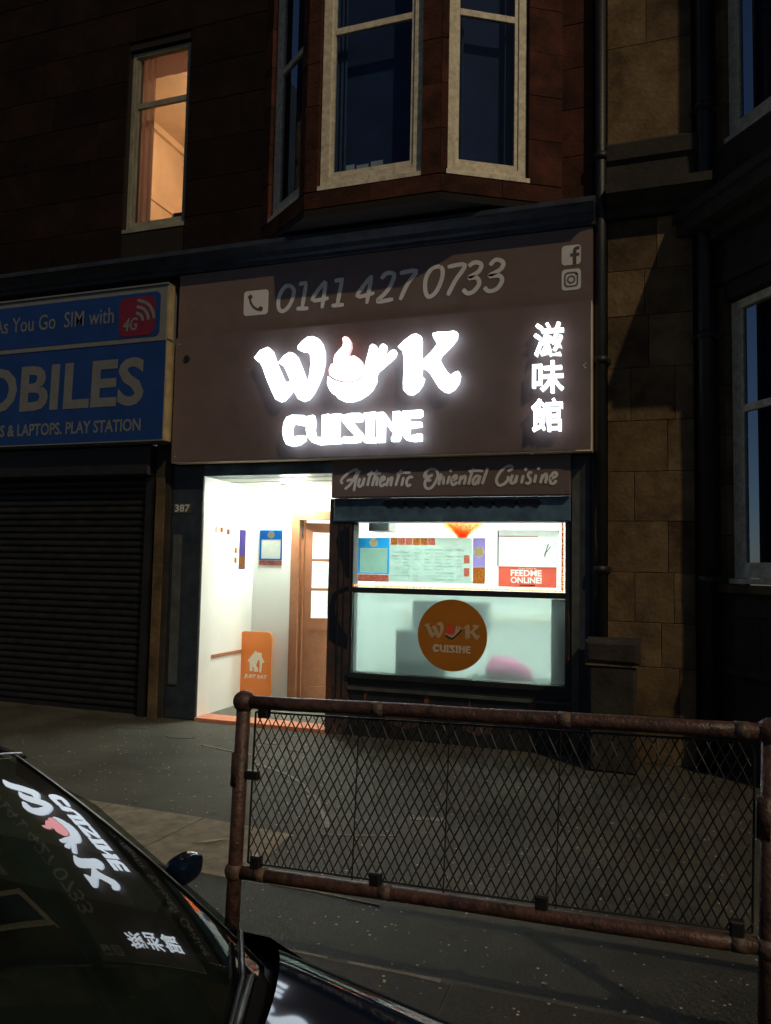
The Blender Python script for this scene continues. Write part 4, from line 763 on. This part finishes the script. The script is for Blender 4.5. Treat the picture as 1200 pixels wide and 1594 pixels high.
# rainwater pipes
def pipe(x, y, r, z1, label, brackets):
    o = thing('drainpipe', (x, y, 0), label, 'pipe', 'rainwater pipes'); MB().tube([(x,y,0),(x,y,z1)], r, 14).build('pipe', 'blackmetal', o, True)
    for z in brackets: MB().tube([(x,y,z-.03),(x,y,z+.03)], r*1.28, 14).build('collar', 'blackmetal', o, True); MB().box(x-r*1.7, x+r*1.7, y+r*.7, F-.008, z-.02, z+.02).build('bracket', 'blackmetal', o)
    return o
pipe(-.462, 6.985, .052, 9.3, 'black downpipe between the takeaway and the cream building', (1.62, 3.45, 5.3, 7.1))
pipe(.395, 6.98, .062, 9.3, 'black downpipe in the corner beside the cream bay', (1.55, 3.6, 5.6))
pier = thing('stone_pier', (-.35, 6.76, 0), 'short dark stone pier with a worn cap below the downpipe', 'pier')
MB().cbox(-.53, -.165, 6.60, 6.92, 0, .86, .02).build('shaft', 'dark_stone', pier)
v = [(x+random.uniform(-.012, .012), y+random.uniform(-.01, .01), z+random.uniform(-.006, .008)) for x, y, z in MB().cbox(-.565, -.13, 6.56, 6.95, .862, 1.045, .03).v]
MB().add(v, MB().cbox(0, 1, 0, 1, 0, 1).f).build('cap', 'dark_stone', pier)
MB().box(-.55, -.15, 6.585, 6.935, .845, .861).build('cap_seam', 'cream_stone', pier)

# ================================================================== RAILING
ry = 2.835
def rail_panel(x0, x1, zt0, zt1, zb0, zb1, label, posts):
    R = thing('pedestrian_railing', (x0, ry, 0), label, 'railing', 'kerb railings')
    lean = -.028
    for px_, zt, zb in posts:
        MB().tube([(px_+lean*1.0,ry,.0),(px_+lean*.6,ry,zb),(px_,ry,zt)], .029, 14).build('post', 'rust', R, True)
        MB().ball((px_,ry,zt), .045).build('ball_joint', 'rust', R, True); MB().ball((px_+lean*.6,ry,zb), .042).build('ball_joint', 'rust_pale', R, True)
    for za, zb_, nm in ((zt0, zt1, 'top_rail'), (zb0, zb1, 'bottom_rail')):
        off = lean*.6 if nm == 'bottom_rail' else 0
        r_ = MB().tube([(x0+off+(x1-x0)*i/8, ry, za+(zb_-za)*i/8+random.uniform(-.002, .002)) for i in range(9)], .0265, 14).build(nm, 'rust', R, True)
        for q in ((.30, .66, .955) if nm == 'top_rail' else (.06, .33, .955)):
            MB().tube([(x0+off+(x1-x0)*q-.022, ry, za+(zb_-za)*q), (x0+off+(x1-x0)*q+.022, ry, za+(zb_-za)*q)], .0282, 14).build('joint_sleeve', 'rust_pale', r_, True)
    # woven wire infill
    mx0, mx1 = x0+.055, x1-.048
    top = lambda x: zt0+(zt1-zt0)*(x-x0)/(x1-x0)-.038
    bot = lambda x: zb0+(zb1-zb0)*(x-x0)/(x1-x0)+.040
    sh_ = lambda x, z: x+lean*.6*(1-(z-zb0)/(zt0-zb0))
    wm_ = MB(); wd, ht = .0345, .066; H = zt0-zb0-.088; run = wd*H/ht
    nn = int((mx1-mx0+run)/wd)+1
    for s_ in (1, -1):
        for i in range(nn+1):
            xs = mx0-run+wd*i if s_ == 1 else mx0+wd*i
            pts = []; jt = random.uniform(-.0035, .0035); jb = random.uniform(-.0035, .0035); bow = random.uniform(-.004, .004)
            for k in range(0, 25):
                f = k/24; x = xs+s_*run*f+jb*(1-f)+jt*f+bow*math.sin(f*math.pi)
                if mx0 <= x <= mx1: pts.append((sh_(x, bot(x)+(top(x)-bot(x))*f), ry+.004*math.sin(f*H/ht*math.pi*2+i*math.pi)+s_*.0015, bot(x)+(top(x)-bot(x))*f))
            if len(pts) > 1: wm_.tube([pts[0], *pts[1:-1:2], pts[-1]], .0027, 4, False)
    stuff(wm_.build('wire_mesh', 'wire', R))
    for q in (.245, .44, .66): 
        x = mx0+(mx1-mx0)*q; MB().tube([(sh_(x,bot(x)), ry-.006, bot(x)-.01), (x, ry-.006, top(x)+.01)], .0026, 6).build('tie_wire', 'wire', R)
    bw = MB()
    for a, b in (((mx0, bot(mx0)), (mx0, top(mx0))), ((mx1, bot(mx1)), (mx1, top(mx1))), ((mx0, bot(mx0)), (mx1, bot(mx1))), ((mx0, top(mx0)), (mx1, top(mx1)))):
        bw.tube([(sh_(*a), ry, a[1]), (sh_(*b), ry, b[1])], .0042, 6)
    bw.build('border_wire', 'wire', R)
    for x, z in ((mx0+.035, top(mx0)+.006), (mx0+.02, bot(mx0)+.005), (x0+.30*(x1-x0), bot(x0+.3*(x1-x0))+.003), (x0+.62*(x1-x0), bot(x0+.62*(x1-x0))+.003), (mx1-.06, bot(mx1)+.005)):
        MB().cbox(x-.022, x+.022, ry-.016, ry+.016, z-.026, z+.026, .006).build('clip', 'wire', R)
    MB().cbox(x0-.012, x0+.075, ry-.014, ry+.014, (zt0+zb0)/2+.03, (zt0+zb0)/2+.065, .005).build('clip', 'wire', R)
    MB().tube([(x0-.018,ry,(zt0+zb0)/2-.0),(x0-.014,ry,(zt0+zb0)/2+.13)], .0303, 14).build('post_sleeve', 'rust', R, True)
    return R
rail_panel(-1.574, .345, 1.05, 1.096, .385, .42, 'rusty brown tubular railing panel with diamond wire mesh in front of the takeaway', ((-1.574, 1.05, .385), (.345, 1.096, .42)))
r2 = rail_panel(.345, 2.26, 1.096, 1.14, .42, .455, 'rusty railing panel continuing out of the right edge of the picture', ((2.26, 1.14, .455),))

# ================================================================== PARKED CAR
car = thing('parked_car', (-1.4, .87, -.12), 'dark glossy parked car with the lit sign reflected in its windscreen', 'car')
YC = .87
PC, LD, N0 = Vector((-.96, YC, 1.035)), Vector((-.863, 0, .505)), Vector((.505, 0, .863))
def ws(s, v, lift=0.):
    h = -.25*v*v-.13*s*s-(0 if abs(v) < .57 else 2.0*(abs(v)-.57)**2)
    return PC+LD*s+Vector((0, v, 0))+N0*(h+lift)
sb = lambda v: -.42+.15*(v/.64)**2
st = lambda v: .39+.03*(v/.6)**2
def wsn(a, q, wb=.592, wt=.556, lift=0., s0=0., s1=0.):
    v = q*(wb+(wt-wb)*a); return ws(sb(v)+s0+(st(v)-s1-sb(v)-s0)*a, v, lift)
lin = lambda a, b, n: [a+(b-a)*i/n for i in range(n+1)]
MB().grid(lambda a, q: wsn(a, q), lin(0, 1, 26), lin(-1, 1, 44), True).build('windscreen', 'windscreen', car, True)
for sd_ in (-1, 1):
    def pil(a, t_):
        vb = .592+(.556-.592)*a+t_*.056; v = sd_*vb
        return ws(sb(v)+(st(v)-sb(v))*a, v, .004-.045*max(0, t_)**2)
    MB().grid(pil, lin(-.03, 1.02, 20), [-.05, .2, .5, .8, 1.0, 1.15], sd_ < 0).build('pillar', 'gloss_black', car, True)
# cowl below the glass
MB().grid(lambda t_, q: ws(sb(q*.65)-.095*t_*(1-.75*abs(q)**7), q*.65, .003-.012*t_-.02*abs(q)**9), [-.12, 0, .35, .7, 1], lin(-1, 1, 48), True).build('cowl', 'plastic', car, True)
def bz(x, v):
    z = .872-.19*(x+.66)-.05*max(0, x+.3)**2-.15*v*v-(0 if abs(v) < .56 else 2.2*(abs(v)-.56)**2)
    if x > .12: z -= 1.6*(x-.12)**2
    return z
bx0 = lambda v: ws(sb(v)-.055, v).x
bn = MB().grid(lambda t_, v: (lambda x: (x, YC+v, bz(x, v)))(bx0(v)+(.42-.10*(v/.7)**2-bx0(v))*t_), lin(0, 1, 26), lin(-.70, .70, 44)).build('bonnet', 'paint', car, True)
# roof
def roof(t_, q):
    v = q*.61; p_ = ws(st(v)+.010, v, .004)
    return (p_.x-1.35*t_, YC+v*(1+.02*t_), p_.z+.075*(1-(1-t_)**3)-.22*t_**4-.03*max(0, abs(q)-.9)*10*.3)
MB().grid(roof, lin(0, 1, 20), lin(-1, 1, 24)).build('roof', 'paint', car, True)
hd = MB(); hd.grid(lambda t_, q: ws(st(q*.585)+.003+.006*t_, q*.585, .005+.003*math.sin(t_*math.pi)), [0, .5, 1], lin(-1, 1, 24)); hd.build('header_trim', 'alloy', car, True)
for sd_ in (-1, 1):
    # flank: from the bonnet edge / belt line down to the sill
    def flank(x, k):
        belt = bz(x, .70) if x > -.74 else .80-.02*(x+.74)
        z = [belt, belt-.03, belt-.12, .45, .25, .08][k]; y = [.70, .735, .755, .765, .755, .72][k]
        if x > .0: y -= .35*x*x
        if x < -2.75: y -= .5*(x+2.75)**2
        return (x, YC+sd_*y, z)
    MB().grid(flank, lin(-3.2, .36, 34), range(6), sd_ > 0).build('flank', 'paint', car, True)
    def glz(t_, k):
        x = -.86-2.1*t_; zt = [.80, 1.05, 1.17, 1.20, 1.19, 1.14, .84][int(round(t_*6))]
        return (x, YC+sd_*(.70-(.10*(zt-.80)/.4)*k), .80+(zt-.80)*k)
    MB().grid(glz, lin(0, 1, 6), [0, .5, 1], sd_ > 0).build('side_window', 'windscreen', car, True)
    MB().tube([roof(t_, sd_*1.0) for t_ in lin(.0, 1, 8)], [.004]+[.012]*8, 8).build('roof_gutter', 'gloss_black', car, True)
    # wheels
    for wx in (-.30, -2.62):
        wh = MB().tube([(wx, YC+sd_*.56, .175), (wx, YC+sd_*.58, .175), (wx, YC+sd_*.735, .175), (wx, YC+sd_*.755, .175)], [.26, .29, .29, .26], 28).build('wheel', 'tyre', car, True)
        MB().tube([(wx, YC+sd_*.745, .175), (wx, YC+sd_*.762, .175)], .19, 20).build('rim', 'alloy', wh)
    # door mirror
    mc = Vector((-1.075, YC+sd_*.805, .868))
    m2 = MB().ball((0, 0, 0), 1., 24, 16); sg_ = lambda q: math.copysign(abs(q)**.62, q)
    m2.v = [(mc.x+.028*sg_(a)*(1+.25*c), mc.y+.050*sg_(b), mc.z+.033*sg_(c)) for a, b, c in m2.v]
    mh = m2.build('door_mirror', 'paint', car, True)
    MB().tube([(mc.x+.03, YC+sd_*.69, .80), (mc.x+.01, mc.y-sd_*.05, .83)], [.03, .022], 8).build('mirror_stalk', 'plastic', mh, True)
    MB().ball((mc.x-.022, mc.y, mc.z), .040, 16, 8, (.62, 1.0, .66)).build('mirror_glass', 'chrome', mh, True)
    hl = MB().ball((.27, YC+sd_*.50, .585), .10, 14, 9, (.75, 1.3, .8)).build('headlight', 'lamp_glass', car, True)
    MB().ball((-3.17, YC+sd_*.58, .70), .08, 12, 8, (.5, 1, 1.6)).build('tail_light', 'tail', car, True)
MB().grid(lambda q, k: (.42-.10*(q*.7/.7)**2+[0, .03, .03, -.02][k], YC+q*.70, [bz(.40, .4*q)-.0, .50, .25, .06][k]), lin(-1, 1, 20), range(4), True).build('bumper', 'paint', car, True)
MB().grid(lambda q, k: (-3.2-[0, .04, .02, .15, -.0][k]*(1-.3*q*q), YC+q*.70, [.08, .35, .60, .62, .82][k]), lin(-1, 1, 12), range(5)).build('tailgate', 'paint', car, True)
MB().grid(lambda q, t_: (-2.75-.40*t_, YC+q*(.60+.08*t_), 1.05-.25*t_), lin(-1, 1, 10), [0, 1], True).build('rear_window', 'windscreen', car)
# inside
MB().grid(lambda t_, q: (-.62-.34*t_, YC+q*.62, .77+.05*math.sin(t_*math.pi)-.06*(1-t_)), lin(0, 1, 6), lin(-1, 1, 8)).build('dashboard', 'plastic', car, True)
MB().box(-3.1, -.6, YC-.68, YC+.68, .04, .10).build('floor_pan', 'plastic', car)
for yy in (-.34, .34):
    se = MB().cbox(-1.95, -1.45, YC+yy-.25, YC+yy+.25, .20, .42, .05).build('seat', 'seat', car)
    MB().add([(-1.93,YC+yy-.24,.42),(-1.93,YC+yy+.24,.42),(-1.80,YC+yy+.24,.42),(-1.80,YC+yy-.24,.42),(-2.08,YC+yy-.2,.96),(-2.08,YC+yy+.2,.96),(-2.0,YC+yy+.2,.96),(-2.0,YC+yy-.2,.96)], [(0,1,5,4),(1,2,6,5),(2,3,7,6),(3,0,4,7),(4,5,6,7)]).build('seat_back', 'seat', se)
    MB().ball((-2.06,YC+yy,1.03), .11, 12, 8, (.5,1,.8)).build('headrest', 'seat', se, True)
sw = [(-1.12+.07*math.cos(a), YC-.34+.18*math.sin(a), .80+.16*math.cos(a)) for a in [2*math.pi*i/24 for i in range(25)]]
MB().tube(sw, .014, 8).build('steering_wheel', 'plastic', car, True)
# wipers
for pts_ in ([(.595, .045), (.46, .02), (.30, .005), (.1, -.005), (-.02, -.01)], [(.0, .03), (-.15, .015), (-.35, .005), (-.55, .0)]):
    wp = MB().tube([ws(sb(v)+.02+ds, v, .016) for v, ds in pts_], .007, 8).build('wiper', 'plastic', car, True)
    MB().tube([ws(sb(v)+.015+ds*.6, v, .03) for v, ds in pts_[1:]], [.009, .010, .012, .014][:len(pts_)-1], 8).build('wiper_arm', 'gloss_black', wp, True)

# ================================================================== LITTER
lf_ = MB(); lf_.grid(lambda u, v: (-2.42+.085*u+.01*v, 4.03+.055*u+.028*v*(1-u*u)*(1 if abs(u) < 1 else 0), .014+.006*v*v+.004*u), lin(-1, 1, 10), [-1, -.4, 0, .4, 1])
o = lf_.build('fallen_leaf', 'leaf', None, True); tag(o, 'pale dry leaf lying on the concrete flags left of the railing', 'leaf')
chips = MB(); rr = random.Random(5)
for i in range(150):
    x, y = rr.uniform(-4.8, .4), rr.uniform(2.2, 6.7); s_ = rr.uniform(.002, .007); a = rr.uniform(0, 3.14); L_ = rr.uniform(1, 2.4)
    p4 = [(x+s_*(L_*cx*math.cos(a)-cy*math.sin(a)), y+s_*(L_*cx*math.sin(a)+cy*math.cos(a))) for cx, cy in ((-1,-.6),(.7,-1),(1,.8),(-.5,1))]
    chips.slab(p4, .0042, .0075+.0006*rr.random())
stuff(chips.build('paper_scraps', 'leaf'))
chip_o = bpy.data.objects['paper_scraps']; chip_o['label'] = 'tiny pale scraps scattered over the tarmac pavement'; chip_o['category'] = 'litter'
